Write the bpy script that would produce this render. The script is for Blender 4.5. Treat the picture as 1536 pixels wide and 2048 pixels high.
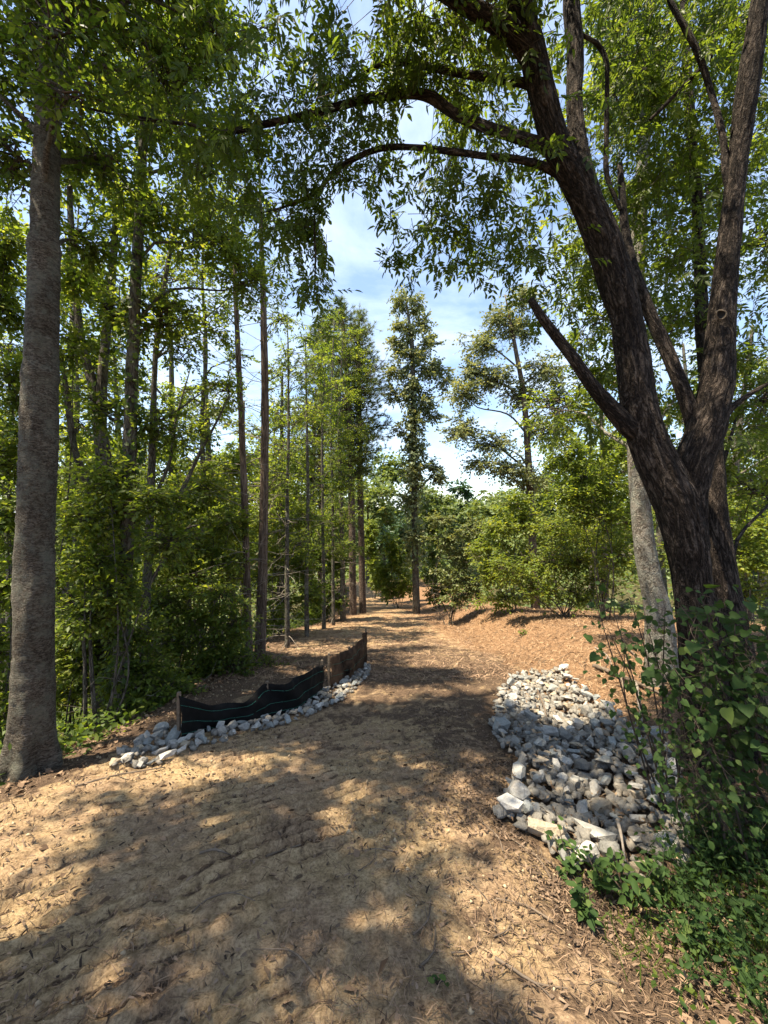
import bpy, bmesh, math
import numpy as np
from mathutils import Vector

for o in list(bpy.data.objects):
    bpy.data.objects.remove(o, do_unlink=True)
SC = bpy.context.scene
COL = SC.collection

# ------------------------------------------------------------------ camera
FPX, CX, CY, EYE = 790.0, 768.0, 1024.0, 1.6
cam = bpy.data.cameras.new('camera')
cam.sensor_fit = 'HORIZONTAL'; cam.sensor_width = 36.0
cam.lens = 36.0 * FPX / 1536.0
cam.clip_start = 0.05; cam.clip_end = 3000
camo = bpy.data.objects.new('camera', cam); COL.objects.link(camo)
camo.location = (0, 0, EYE); camo.rotation_euler = (math.radians(90), 0, 0)
SC.camera = camo
SC.view_settings.view_transform = 'Standard'
SC.view_settings.look = 'None'
SC.view_settings.exposure = 1.68
SC.view_settings.gamma = 1.0
SC.cycles.max_bounces = 8
SC.cycles.diffuse_bounces = 4
SC.cycles.transmission_bounces = 5
SC.cycles.glossy_bounces = 2
SC.cycles.transparent_max_bounces = 4
SC.cycles.use_denoising = True
SC.cycles.caustics_reflective = False
SC.cycles.caustics_refractive = False
SC.cycles.sample_clamp_indirect = 6.0

# ------------------------------------------------------------------ sun, sky
SUN_AZ = math.radians(-110)      # from +Y, negative is to the left
SUN_EL = math.radians(68)
sdir = Vector((math.sin(SUN_AZ) * math.cos(SUN_EL), math.cos(SUN_AZ) * math.cos(SUN_EL), math.sin(SUN_EL)))
sun = bpy.data.lights.new('sun', 'SUN'); sun.energy = 5.0; sun.angle = math.radians(0.55); sun.color = (1.0, 0.88, 0.67)
suno = bpy.data.objects.new('sun', sun); COL.objects.link(suno)
suno.rotation_euler = sdir.to_track_quat('Z', 'Y').to_euler()
suno.location = (-10, -3, 30)

W = bpy.data.worlds.new('World'); SC.world = W; W.use_nodes = True
nt = W.node_tree; nt.nodes.clear()
def wn(t, **kw):
    n = nt.nodes.new(t)
    for k, v in kw.items(): setattr(n, k, v)
    return n
sky = wn('ShaderNodeTexSky', sky_type='NISHITA')
sky.sun_disc = False; sky.sun_elevation = SUN_EL; sky.sun_rotation = SUN_AZ
sky.air_density = 1.0; sky.dust_density = 0.35; sky.ozone_density = 1.8
tc = wn('ShaderNodeTexCoord')
sep = wn('ShaderNodeSeparateXYZ'); nt.links.new(tc.outputs['Generated'], sep.inputs[0])
zc = wn('ShaderNodeMath', operation='MAXIMUM'); nt.links.new(sep.outputs['Z'], zc.inputs[0]); zc.inputs[1].default_value = 0.0
za = wn('ShaderNodeMath', operation='ADD'); nt.links.new(zc.outputs[0], za.inputs[0]); za.inputs[1].default_value = 0.22
dx = wn('ShaderNodeMath', operation='DIVIDE'); nt.links.new(sep.outputs['X'], dx.inputs[0]); nt.links.new(za.outputs[0], dx.inputs[1])
dy = wn('ShaderNodeMath', operation='DIVIDE'); nt.links.new(sep.outputs['Y'], dy.inputs[0]); nt.links.new(za.outputs[0], dy.inputs[1])
cmb = wn('ShaderNodeCombineXYZ'); nt.links.new(dx.outputs[0], cmb.inputs[0]); nt.links.new(dy.outputs[0], cmb.inputs[1])
cn = wn('ShaderNodeTexNoise'); cn.inputs['Scale'].default_value = 1.9; cn.inputs['Detail'].default_value = 8; cn.inputs['Roughness'].default_value = 0.62
cn.inputs['Distortion'].default_value = 0.35
nt.links.new(cmb.outputs[0], cn.inputs['Vector'])
cr = wn('ShaderNodeValToRGB'); cr.color_ramp.elements[0].position = 0.42; cr.color_ramp.elements[1].position = 0.72
cr.color_ramp.elements[0].color = (0.12, 0.12, 0.12, 1); cr.color_ramp.elements[1].color = (0.9, 0.9, 0.9, 1)
nt.links.new(cn.outputs['Fac'], cr.inputs[0])
mixc = wn('ShaderNodeMixRGB'); nt.links.new(cr.outputs[0], mixc.inputs[0]); nt.links.new(sky.outputs[0], mixc.inputs[1])
mixc.inputs[2].default_value = (4.0, 4.6, 5.4, 1)
bg = wn('ShaderNodeBackground'); bg.inputs[1].default_value = 0.1
nt.links.new(mixc.outputs[0], bg.inputs[0])
wo = wn('ShaderNodeOutputWorld'); nt.links.new(bg.outputs[0], wo.inputs[0])

# ------------------------------------------------------------------ numpy helpers
def hash3(ix, iy, iz):
    h = (ix.astype(np.int64) * 374761393 + iy.astype(np.int64) * 668265263 + iz.astype(np.int64) * 2147483647) & 0xFFFFFFFF
    h = ((h ^ (h >> 13)) * 1274126177) & 0xFFFFFFFF
    h = ((h ^ (h >> 16)) * 2246822519) & 0xFFFFFFFF
    return ((h ^ (h >> 15)) & 0xFFFFFF) / float(0xFFFFFF)
def vnoise(x, y, z=0.0):
    x = np.asarray(x, float); y = np.asarray(y, float); z = np.zeros_like(x) + z
    x0 = np.floor(x); y0 = np.floor(y); z0 = np.floor(z)
    fx = x - x0; fy = y - y0; fz = z - z0
    fx = fx * fx * (3 - 2 * fx); fy = fy * fy * (3 - 2 * fy); fz = fz * fz * (3 - 2 * fz)
    r = 0
    for i in (0, 1):
        for j in (0, 1):
            for k in (0, 1):
                w = (fx if i else 1 - fx) * (fy if j else 1 - fy) * (fz if k else 1 - fz)
                r = r + w * hash3(x0 + i, y0 + j, z0 + k)
    return r * 2 - 1
def fbm(x, y, z=0.0, o=4):
    a = 1.0; s = 0; f = 1.0
    for i in range(o):
        s = s + a * vnoise(np.asarray(x) * f + 17.3 * i, np.asarray(y) * f - 9.1 * i, np.asarray(z) * f + 3.7 * i)
        a *= 0.5; f *= 2.03
    return s
def sstep(a, b, x):
    t = np.clip((x - a) / (b - a), 0, 1); return t * t * (3 - 2 * t)
def nrm(v):
    return v / np.maximum(np.linalg.norm(v, axis=-1, keepdims=True), 1e-9)

def P(px, py, Y):
    return np.array([(px - CX) / FPX * Y, Y, EYE + (CY - py) / FPX * Y])

# ------------------------------------------------------------------ terrain height
DITCH = np.array([(1.35, 1.2), (1.42, 2.0), (1.55, 2.8), (1.85, 3.7), (2.05, 4.8), (2.25, 5.8), (2.5, 6.7)])
def ditch_x(y):
    return np.interp(y, DITCH[:, 1], DITCH[:, 0])
def left_edge(y):
    return np.interp(y, [-8, 0, 2.5, 3.6, 5.5, 7.5, 11, 15, 22, 30, 60], [-7, -4.8, -3.0, -2.55, -2.5, -2.7, -2.7, -1.6, -1.7, -2.6, -6])
def right_edge(y):
    return np.interp(y, [-8, 0, 2, 4, 5, 7, 10, 14, 18, 22, 30, 60], [4, 2.6, 2.3, 2.5, 2.6, 2.45, 2.2, 1.9, 1.5, 1.0, .6, 2])
def Hbase(x, y):
    x = np.asarray(x, float); y = np.asarray(y, float)
    yy = np.clip(y, -25, 400)
    z = -0.16 * np.minimum(yy, 30.0) - 0.05 * np.clip(yy - 30, 0, 60)
    d = np.maximum(left_edge(y) - x, 0)
    dd = d * d / (d + 0.7)
    z = z - 2.6 * (1 - np.exp(-dd * 0.24)) * sstep(400, 60, y)
    r = x - right_edge(y)
    amp = np.interp(y, [-5, 1.5, 4, 6.5, 9, 13, 17, 24], [.25, .25, .4, .62, .62, .5, .3, .1])
    z = z + amp * sstep(0, 1.5, r)
    z = z - 0.25 * sstep(2.5, 9, r)
    z = z + (.055 * fbm(x * 1.6, y * 1.6, 12.5, 4) + .02 * fbm(x * 7, y * 7, 2.5, 2)) * sstep(-.4, .6, r) * sstep(3, 5, y) * sstep(20, 14, y)
    dc = x - ditch_x(y)
    z = z - 0.17 * np.exp(-(dc / 0.45) ** 2) * sstep(1.0, 2.2, y) * sstep(7.2, 5.6, y)
    z = z + 0.05 * fbm(x * 0.5, y * 0.5, 2.2, 3) + 0.5 * fbm(x * 0.06, y * 0.06, 7.7, 2) * sstep(8, 30, np.hypot(x, y - 5))
    return z
def track_mask(x, y):
    n = 0.35 * fbm(x * 1.3, y * 1.3, 4.4, 2)
    return sstep(0.5, -0.5, x - (0.1 + 0.12 * y) + n) * sstep(5.2, 3.4, y + n) * sstep(-0.1, .5, x - left_edge(y) + n * .4)
def H(x, y, full=False):
    z = Hbase(x, y)
    near = sstep(12, 6, y) * sstep(5, 3.5, np.abs(x))
    z = z + near * (0.012 * fbm(x * 5, y * 5, 1.1, 3))
    # lug rows pressed into the sandy soil by a tracked machine
    m = track_mask(x, y)
    wob = 0.05 * fbm(x * 2.2, y * 2.2, 8.8, 2)
    u = (x * -0.5 + y * 0.866) + wob          # across the rows
    v = (x * 0.866 + y * 0.5) + 0.04 * fbm(x * 3, y * 3, 5.1, 2)
    row = np.floor(u / 0.105)
    fu = u / 0.105 - row
    ph = hash3(row, row * 0 + 3, row * 0) * 0.16
    fv = (v + ph) / 0.125; fv = fv - np.floor(fv)
    ridge = np.exp(-((fu - 0.38) / 0.17) ** 2) + .35 * np.exp(-((fu - 0.62) / 0.2) ** 2)
    scal = np.exp(-((fv - 0.5) / 0.13) ** 2) * np.exp(-((fu - .85) / .3) ** 2)
    wear = np.clip(.35 + 1.0 * (fbm(x * 1.7, y * 1.7, 3.3, 3) + .4), 0.15, 1.2)
    lug = (0.036 * ridge + 0.028 * scal) * wear
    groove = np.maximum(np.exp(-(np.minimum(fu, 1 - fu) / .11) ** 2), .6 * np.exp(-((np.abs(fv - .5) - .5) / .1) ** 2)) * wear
    z = z + m * lug + near * 0.004 * fbm(x * 22, y * 22, 6.1, 2)
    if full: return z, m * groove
    return z
def Hs(x, y):
    return float(H(np.array([x]), np.array([y]))[0])
def ground_hit(px, py):
    d = np.array([(px - CX) / FPX, 1.0, (CY - py) / FPX])
    ys = np.linspace(0.6, 60, 3000)
    zz = EYE + d[2] * ys; hh = Hbase(d[0] * ys, ys)
    k = np.argmax(zz < hh)
    y = ys[k]
    return np.array([d[0] * y, y, Hs(d[0] * y, y)])

# ------------------------------------------------------------------ mesh helpers
def mesh_from(name, V, F, attrs=None, smooth=False):
    """V (n,3); F (m,k) uniform polygons; attrs: {name: array (n,) or (n,3)} on points"""
    V = np.ascontiguousarray(V, dtype=np.float32); F = np.ascontiguousarray(F, dtype=np.int32)
    me = bpy.data.meshes.new(name)
    me.vertices.add(len(V)); me.vertices.foreach_set('co', V.ravel())
    k = F.shape[1]
    me.loops.add(F.size); me.loops.foreach_set('vertex_index', F.ravel())
    me.polygons.add(len(F))
    me.polygons.foreach_set('loop_start', np.arange(0, F.size, k, dtype=np.int32))
    me.polygons.foreach_set('loop_total', np.full(len(F), k, dtype=np.int32))
    if smooth:
        me.polygons.foreach_set('use_smooth', np.ones(len(F), dtype=bool))
    me.update(calc_edges=True)
    for an, arr in (attrs or {}).items():
        arr = np.ascontiguousarray(arr, dtype=np.float32)
        if arr.ndim == 1:
            a = me.attributes.new(an, 'FLOAT', 'POINT'); a.data.foreach_set('value', arr)
        else:
            a = me.attributes.new(an, 'FLOAT_VECTOR', 'POINT'); a.data.foreach_set('vector', arr.ravel())
    return me
def link(name, me, mat=None, parent=None, loc=None):
    o = bpy.data.objects.new(name, me); COL.objects.link(o)
    if mat is not None and me is not None and len(me.materials) == 0: me.materials.append(mat)
    if parent is not None: o.parent = parent
    if loc is not None: o.location = loc
    return o
def tag(o, label=None, cat=None, group=None, kind=None):
    if label: o['label'] = label
    if cat: o['category'] = cat
    if group: o['group'] = group
    if kind: o['kind'] = kind
    return o
def thing(name, loc, label, cat, group=None):
    o = bpy.data.objects.new(name, None); COL.objects.link(o); o.location = tuple(float(v) for v in loc)
    o.empty_display_size = 0.1
    return tag(o, label, cat, group)
def part(name, V, F, mat, root, attrs=None, smooth=False, kind=None, label=None):
    """V in world coordinates; stored relative to root"""
    L = np.array(root.location)
    o = link(name, mesh_from(name, np.asarray(V) - L, F, attrs, smooth), mat, root)
    if kind: o['kind'] = kind
    if label: o['label'] = label
    return o

def smooth_path(pts, rad, step):
    pts = np.asarray(pts, float); rad = np.asarray(rad, float)
    n = len(pts)
    d = np.r_[0, np.cumsum(np.linalg.norm(np.diff(pts, axis=0), axis=1))]
    ext = np.vstack([2 * pts[0] - pts[1], pts, 2 * pts[-1] - pts[-2]])
    out = []; rr = []
    for i in range(n - 1):
        m = max(1, int(round((d[i + 1] - d[i]) / step)))
        p0, p1, p2, p3 = ext[i], ext[i + 1], ext[i + 2], ext[i + 3]
        t = np.linspace(0, 1, m, endpoint=False)[:, None]
        out.append(0.5 * ((2 * p1) + (-p0 + p2) * t + (2 * p0 - 5 * p1 + 4 * p2 - p3) * t ** 2 + (-p0 + 3 * p1 - 3 * p2 + p3) * t ** 3))
        rr.append(rad[i] + (rad[i + 1] - rad[i]) * t[:, 0])
    out.append(pts[-1:]); rr.append(rad[-1:])
    return np.vstack(out), np.concatenate(rr)
def tube(pts, rad, sides=10, step=0.1, disp=None, seed=0.0, cap=True):
    """returns V, F(quads), attrs. disp(theta_xy, len, r)->offset"""
    C, R = smooth_path(pts, rad, step)
    T = nrm(np.gradient(C, axis=0))
    n = len(C)
    up = np.array([1.0, 0, 0]) if abs(T[0][0]) < 0.9 else np.array([0, 1.0, 0])
    Nn = np.zeros_like(C); a = up - T[0] * up.dot(T[0]); a /= np.linalg.norm(a)
    for i in range(n):
        a = a - T[i] * a.dot(T[i]); a /= max(np.linalg.norm(a), 1e-9); Nn[i] = a
    B = np.cross(T, Nn)
    th = np.linspace(0, 2 * np.pi, sides, endpoint=False)
    c, s = np.cos(th), np.sin(th)
    L = np.r_[0, np.cumsum(np.linalg.norm(np.diff(C, axis=0), axis=1))]
    bark = np.stack([np.repeat(R[:, None], sides, 1) * c[None] + seed, np.repeat(R[:, None], sides, 1) * s[None] + seed * 1.7, np.repeat(L[:, None], sides, 1)], -1)
    RR = np.repeat(R[:, None], sides, 1)
    if disp is not None:
        RR = RR + disp(bark[..., 0], bark[..., 1], bark[..., 2], RR, np.repeat(th[None], n, 0))
    V = C[:, None, :] + RR[..., None] * (Nn[:, None, :] * c[None, :, None] + B[:, None, :] * s[None, :, None])
    V = V.reshape(-1, 3)
    i = np.arange(n - 1)[:, None] * sides; j = np.arange(sides)[None]
    j2 = (j + 1) % sides
    F = np.stack([i + j, i + j2, i + sides + j2, i + sides + j], -1).reshape(-1, 4)
    bk = bark.reshape(-1, 3)
    if cap:   # close the tip
        V = np.vstack([V, C[-1] + T[-1] * R[-1] * 0.3]); bk = np.vstack([bk, [[seed, seed * 1.7, L[-1]]]])
        k = len(V) - 1; o = (n - 1) * sides
        jj = np.arange(sides)
        F = np.vstack([F, np.stack([o + jj, o + (jj + 1) % sides, np.full(sides, k), np.full(sides, k)], -1)])
    return V, F, bk
def tube_part(name, pts, rad, mat, root, sides=10, step=0.1, disp=None, seed=0.0, label=None):
    V, F, bk = tube(pts, rad, sides, step, disp, seed)
    # drop degenerate duplicate index in cap quads by splitting
    return part(name, V, F, mat, root, {'bark': bk}, True, None, label) if not len(F) else _tube_obj(name, V, F, bk, mat, root, label)
def _tube_obj(name, V, F, bk, mat, root, label):
    tri = F[:, 2] == F[:, 3]
    L = np.array(root.location)
    Q = F[~tri]; T3 = F[tri][:, :3]
    me = bpy.data.meshes.new(name)
    V = np.ascontiguousarray(V - L, dtype=np.float32)
    me.vertices.add(len(V)); me.vertices.foreach_set('co', V.ravel())
    idx = np.r_[Q.ravel(), T3.ravel()].astype(np.int32)
    me.loops.add(len(idx)); me.loops.foreach_set('vertex_index', idx)
    ls = np.r_[np.arange(len(Q)) * 4, len(Q) * 4 + np.arange(len(T3)) * 3].astype(np.int32)
    lt = np.r_[np.full(len(Q), 4), np.full(len(T3), 3)].astype(np.int32)
    me.polygons.add(len(ls)); me.polygons.foreach_set('loop_start', ls); me.polygons.foreach_set('loop_total', lt)
    me.polygons.foreach_set('use_smooth', np.ones(len(ls), dtype=bool))
    me.update(calc_edges=True)
    a = me.attributes.new('bark', 'FLOAT_VECTOR', 'POINT'); a.data.foreach_set('vector', np.ascontiguousarray(bk, dtype=np.float32).ravel())
    o = link(name, me, mat, root)
    if label: o['label'] = label
    return o
def prisms(A, B, ra, rb):
    """many thin three-sided twigs at once -> V, F tris"""
    A = np.asarray(A, float); B = np.asarray(B, float); n = len(A)
    T = nrm(B - A)
    ref = np.where(np.abs(T[:, 2:3]) < 0.8, np.array([[0, 0, 1.0]]), np.array([[1.0, 0, 0]]))
    N1 = nrm(np.cross(T, ref)); N2 = np.cross(T, N1)
    ra = np.broadcast_to(np.asarray(ra, float), (n,)); rb = np.broadcast_to(np.asarray(rb, float), (n,))
    vs = []
    for base, r in ((A, ra), (B, rb)):
        for k in range(3):
            t = 2 * np.pi * k / 3
            vs.append(base + r[:, None] * (N1 * math.cos(t) + N2 * math.sin(t)))
    V = np.stack(vs, 1).reshape(-1, 3)
    f = []
    for k in range(3):
        k2 = (k + 1) % 3
        f += [(k, k2, 3 + k2), (k, 3 + k2, 3 + k)]
    F = (np.arange(n)[:, None, None] * 6 + np.array(f)[None]).reshape(-1, 3)
    return V, F

# leaf templates: x along, y across, z normal
LEAF2 = (np.array([(0, 0, 0), (.42, .5, .06), (1, 0, -.06), (.42, -.5, .06)]), np.array([(0, 2, 1), (0, 3, 2)]))
LEAF4 = (np.array([(0, 0, 0), (.25, .42, .07), (.6, .40, .05), (1, 0, -.1), (.6, -.40, .05), (.25, -.42, .07)]),
         np.array([(0, 2, 1), (0, 3, 2), (0, 4, 3), (0, 5, 4)]))
LOBED = (np.array([(0, 0, 0), (.12, .46, .08), (.42, .24, 0), (.62, .52, .03), (1, 0, -.08), (.62, -.52, .03), (.42, -.24, 0), (.12, -.46, .08)]),
         np.array([(0, 2, 1), (0, 4, 2), (2, 4, 3), (0, 6, 4), (6, 5, 4), (0, 7, 6)]))
NEEDLE = (np.array([(0, .5, 0), (0, -.5, 0), (1, 0, -.06)]), np.array([(0, 1, 2)]))
STRAW = (np.array([(0, .5, 0), (0, -.5, 0), (.5, .5, .10), (.5, -.5, .10), (1, 0, 0)]), np.array([(0, 1, 3), (0, 3, 2), (2, 3, 4)]))
def leaves(Pp, D, N, Ls, Ws, tmpl, rng):
    n = len(Pp); tv, tf = tmpl; k = len(tv)
    D = nrm(D); S = nrm(np.cross(N, D)); N = np.cross(D, S)
    Ls = np.broadcast_to(Ls, (n,)); Ws = np.broadcast_to(Ws, (n,))
    V = Pp[:, None, :] + D[:, None, :] * (tv[None, :, 0:1] * Ls[:, None, None]) + S[:, None, :] * (tv[None, :, 1:2] * Ws[:, None, None]) \
        + N[:, None, :] * (tv[None, :, 2:3] * Ls[:, None, None])
    F = (np.arange(n)[:, None, None] * k + tf[None]).reshape(-1, 3)
    var = np.repeat(rng.random(n), k)
    return V.reshape(-1, 3), F, var
def merge(lst):
    Vs, Fs, As = [], [], []; o = 0
    for t in lst:
        V, F = t[0], t[1]
        Vs.append(V); Fs.append(F + o); o += len(V)
        As.append(t[2] if len(t) > 2 else np.zeros(len(V)))
    return np.vstack(Vs), np.vstack(Fs), np.concatenate(As)

# ------------------------------------------------------------------ materials
def mat_new(name):
    m = bpy.data.materials.new(name); m.use_nodes = True
    t = m.node_tree; t.nodes.clear()
    out = t.nodes.new('ShaderNodeOutputMaterial')
    return m, t, out
def nd(t, typ, **kw):
    n = t.nodes.new(typ)
    for k, v in kw.items(): setattr(n, k, v)
    return n
def ramp(t, fac, stops):
    r = nd(t, 'ShaderNodeValToRGB'); e = r.color_ramp.elements
    while len(e) < len(stops): e.new(0.5)
    for i, (p, c) in enumerate(stops):
        e[i].position = p; e[i].color = (*c, 1)
    t.links.new(fac, r.inputs[0]); return r.outputs[0]
def noise(t, vec, scale, detail=4, rough=.55, dist=0.0):
    n = nd(t, 'ShaderNodeTexNoise'); n.inputs['Scale'].default_value = scale; n.inputs['Detail'].default_value = detail
    n.inputs['Roughness'].default_value = rough; n.inputs['Distortion'].default_value = dist
    if vec is not None: t.links.new(vec, n.inputs['Vector'])
    return n.outputs['Fac']
def mixrgb(t, fac, a, b, mode='MIX'):
    n = nd(t, 'ShaderNodeMixRGB', blend_type=mode)
    for i, v in enumerate((fac, a, b)):
        if hasattr(v, 'is_linked') or hasattr(v, 'links'): t.links.new(v, n.inputs[i])
        elif i == 0: n.inputs[0].default_value = v
        else: n.inputs[i].default_value = (*v, 1)
    return n.outputs[0]
def mapping(t, vec, scale):
    m = nd(t, 'ShaderNodeMapping'); m.inputs['Scale'].default_value = scale; t.links.new(vec, m.inputs['Vector']); return m.outputs[0]

def leaf_mat(name, c1, c2, c3=None, trans=0.45, tcol=1.6, rough=0.5, spec=0.35):
    m, t, out = mat_new(name)
    at = nd(t, 'ShaderNodeAttribute', attribute_name='var')
    stops = [(0.0, c1), (0.75, c2), (1.0, c3 or c2)]
    col = ramp(t, at.outputs['Fac'], stops)
    geo = nd(t, 'ShaderNodeNewGeometry')
    big = noise(t, geo.outputs['Position'], 0.9, 3)
    bc = ramp(t, big, [(0.3, (.72, .76, .72)), (0.7, (1.25, 1.2, 1.1))])
    col = mixrgb(t, 1.0, col, bc, 'MULTIPLY')
    bs = nd(t, 'ShaderNodeBsdfPrincipled'); bs.inputs['Roughness'].default_value = rough
    bs.inputs['Specular IOR Level'].default_value = spec
    t.links.new(col, bs.inputs['Base Color'])
    tr = nd(t, 'ShaderNodeBsdfTranslucent')
    tcv = mixrgb(t, 1.0, col, (tcol * 1.15, tcol * 1.0, tcol * 0.45), 'MULTIPLY')
    t.links.new(tcv, tr.inputs[0])
    mx = nd(t, 'ShaderNodeMixShader'); mx.inputs[0].default_value = trans
    t.links.new(bs.outputs[0], mx.inputs[1]); t.links.new(tr.outputs[0], mx.inputs[2])
    t.links.new(mx.outputs[0], out.inputs[0])
    return m
def bark_mat(name, dark, mid, light, scale=1.0, stretch=0.18, bump=0.6, lichen=None, lich_amt=0.5, freq=20, furrow=.22):
    """interlaced furrows from ridged noise stretched along the stem"""
    m, t, out = mat_new(name)
    at = nd(t, 'ShaderNodeAttribute', attribute_name='bark')
    def ridged(fr, st, wd, dist):
        v = mapping(t, at.outputs['Vector'], (scale, scale, scale * st))
        n = noise(t, v, fr, 3, .5, dist)
        d = nd(t, 'ShaderNodeMath', operation='SUBTRACT'); t.links.new(n, d.inputs[0]); d.inputs[1].default_value = .5
        ab = nd(t, 'ShaderNodeMath', operation='ABSOLUTE'); t.links.new(d.outputs[0], ab.inputs[0])
        mr = nd(t, 'ShaderNodeMapRange'); mr.inputs['From Max'].default_value = wd; t.links.new(ab.outputs[0], mr.inputs[0]); return mr.outputs[0]
    r1 = ridged(freq, stretch, furrow * .5, .8); r2 = ridged(freq * 2.3, stretch * 1.6, furrow * .6, .6)
    mm = nd(t, 'ShaderNodeMath', operation='MULTIPLY_ADD'); t.links.new(r2, mm.inputs[0]); mm.inputs[1].default_value = .4; 
    q = nd(t, 'ShaderNodeMath', operation='MULTIPLY'); t.links.new(r1, q.inputs[0]); q.inputs[1].default_value = .6; t.links.new(q.outputs[0], mm.inputs[2])
    fine = noise(t, at.outputs['Vector'], 110 * scale, 5, .7)
    fm = nd(t, 'ShaderNodeMath', operation='MULTIPLY_ADD'); t.links.new(fine, fm.inputs[0]); fm.inputs[1].default_value = .6; fm.inputs[2].default_value = -.3
    hh = nd(t, 'ShaderNodeMath', operation='ADD'); t.links.new(mm.outputs[0], hh.inputs[0]); t.links.new(fm.outputs[0], hh.inputs[1])
    col = ramp(t, hh.outputs[0], [(0.08, dark), (0.5, mid), (1.0, light)])
    bigv = noise(t, at.outputs['Vector'], 2.6, 6, .7)
    col = mixrgb(t, 1.0, col, ramp(t, bigv, [(.3, (.55, .53, .5)), (.7, (1.25, 1.25, 1.25))]), 'MULTIPLY')
    if lichen:
        ln = noise(t, at.outputs['Vector'], 7, 10, .78)
        lf = ramp(t, ln, [(0.52 - .12 * lich_amt, (0, 0, 0)), (0.66 - .1 * lich_amt, (.65, .65, .65))])
        col = mixrgb(t, lf, col, lichen)
    bs = nd(t, 'ShaderNodeBsdfPrincipled'); bs.inputs['Roughness'].default_value = .9; bs.inputs['Specular IOR Level'].default_value = .15
    t.links.new(col, bs.inputs['Base Color'])
    bp = nd(t, 'ShaderNodeBump'); bp.inputs['Strength'].default_value = bump; bp.inputs['Distance'].default_value = .02
    t.links.new(hh.outputs[0], bp.inputs['Height']); t.links.new(bp.outputs[0], bs.inputs['Normal'])
    t.links.new(bs.outputs[0], out.inputs[0])
    return m
def plain_mat(name, c1, c2, scale=8, rough=.85, bump=.3, attr=None, spec=.2, dist=.01):
    m, t, out = mat_new(name)
    if attr:
        at = nd(t, 'ShaderNodeAttribute', attribute_name=attr)
        fac = at.outputs['Fac']
    else:
        tcn = nd(t, 'ShaderNodeTexCoord'); fac = noise(t, tcn.outputs['Object'], scale, 6, .6)
    col = ramp(t, fac, [(0.25 if not attr else 0, c1), (0.75 if not attr else 1, c2)])
    bs = nd(t, 'ShaderNodeBsdfPrincipled'); bs.inputs['Roughness'].default_value = rough; bs.inputs['Specular IOR Level'].default_value = spec
    t.links.new(col, bs.inputs['Base Color'])
    if not attr:
        bp = nd(t, 'ShaderNodeBump'); bp.inputs['Strength'].default_value = bump; bp.inputs['Distance'].default_value = dist
        t.links.new(fac, bp.inputs['Height']); t.links.new(bp.outputs[0], bs.inputs['Normal'])
    t.links.new(bs.outputs[0], out.inputs[0])
    return m

M = {}
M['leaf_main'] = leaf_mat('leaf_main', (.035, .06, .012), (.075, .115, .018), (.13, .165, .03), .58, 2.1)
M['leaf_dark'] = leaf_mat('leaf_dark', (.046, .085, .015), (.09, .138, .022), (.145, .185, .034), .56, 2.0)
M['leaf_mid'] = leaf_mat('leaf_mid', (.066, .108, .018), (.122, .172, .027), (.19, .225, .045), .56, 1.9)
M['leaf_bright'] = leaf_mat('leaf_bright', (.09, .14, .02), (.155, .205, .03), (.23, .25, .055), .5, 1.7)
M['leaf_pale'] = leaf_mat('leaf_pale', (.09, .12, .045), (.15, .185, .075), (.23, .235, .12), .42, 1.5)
M['leaf_ivy'] = leaf_mat('leaf_ivy', (.12, .155, .07), (.19, .225, .115), (.28, .29, .18), .4, 1.4)
M['leaf_blue'] = leaf_mat('leaf_blue', (.025, .06, .025), (.05, .10, .045), (.10, .15, .075), .35, 1.3, .4, .5)
M['leaf_far'] = leaf_mat('leaf_far', (.08, .125, .04), (.13, .18, .058), (.19, .22, .09), .42, 1.5)
M['needle'] = leaf_mat('needle', (.085, .13, .03), (.135, .18, .05), (.22, .22, .085), .35, 1.5)
M['needle_far'] = leaf_mat('needle_far', (.07, .105, .045), (.10, .14, .06), (.14, .17, .08), .25, 1.3)
M['vine_leaf'] = leaf_mat('vine_leaf', (.026, .056, .015), (.05, .092, .024), (.1, .14, .04), .4, 1.7, .68, .2)
M['bark_main'] = bark_mat('bark_main', (.008, .006, .005), (.038, .028, .022), (.125, .1, .082), 1.0, .24, 1.0, freq=27, furrow=.3)
M['bark_left'] = bark_mat('bark_left', (.032, .025, .019), (.115, .095, .075), (.22, .195, .16), 1.0, 2.6, .9, (.2, .205, .165), .45, freq=22)
M['bark_pale'] = bark_mat('bark_pale', (.07, .058, .046), (.16, .138, .115), (.27, .245, .21), .8, .5, .6, (.26, .265, .225), .6)
M['bark_grey'] = bark_mat('bark_grey', (.03, .025, .02), (.09, .076, .062), (.17, .15, .125), 1.0, .22, .8, (.17, .18, .14), .3)
M['bark_cedar'] = bark_mat('bark_cedar', (.045, .03, .022), (.125, .09, .068), (.23, .18, .145), 1.5, .06, .6)
M['bark_pine'] = bark_mat('bark_pine', (.035, .025, .02), (.11, .08, .063), (.21, .16, .13), 1.1, .4, .9)
M['twig'] = plain_mat('twig', (.035, .026, .02), (.085, .066, .052), 20)
M['dead_twig'] = plain_mat('dead_twig', (.15, .125, .1), (.28, .24, .2), 20)
M['stick'] = plain_mat('stick', (.06, .042, .03), (.2, .155, .115), 14, .9, .5)

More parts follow.
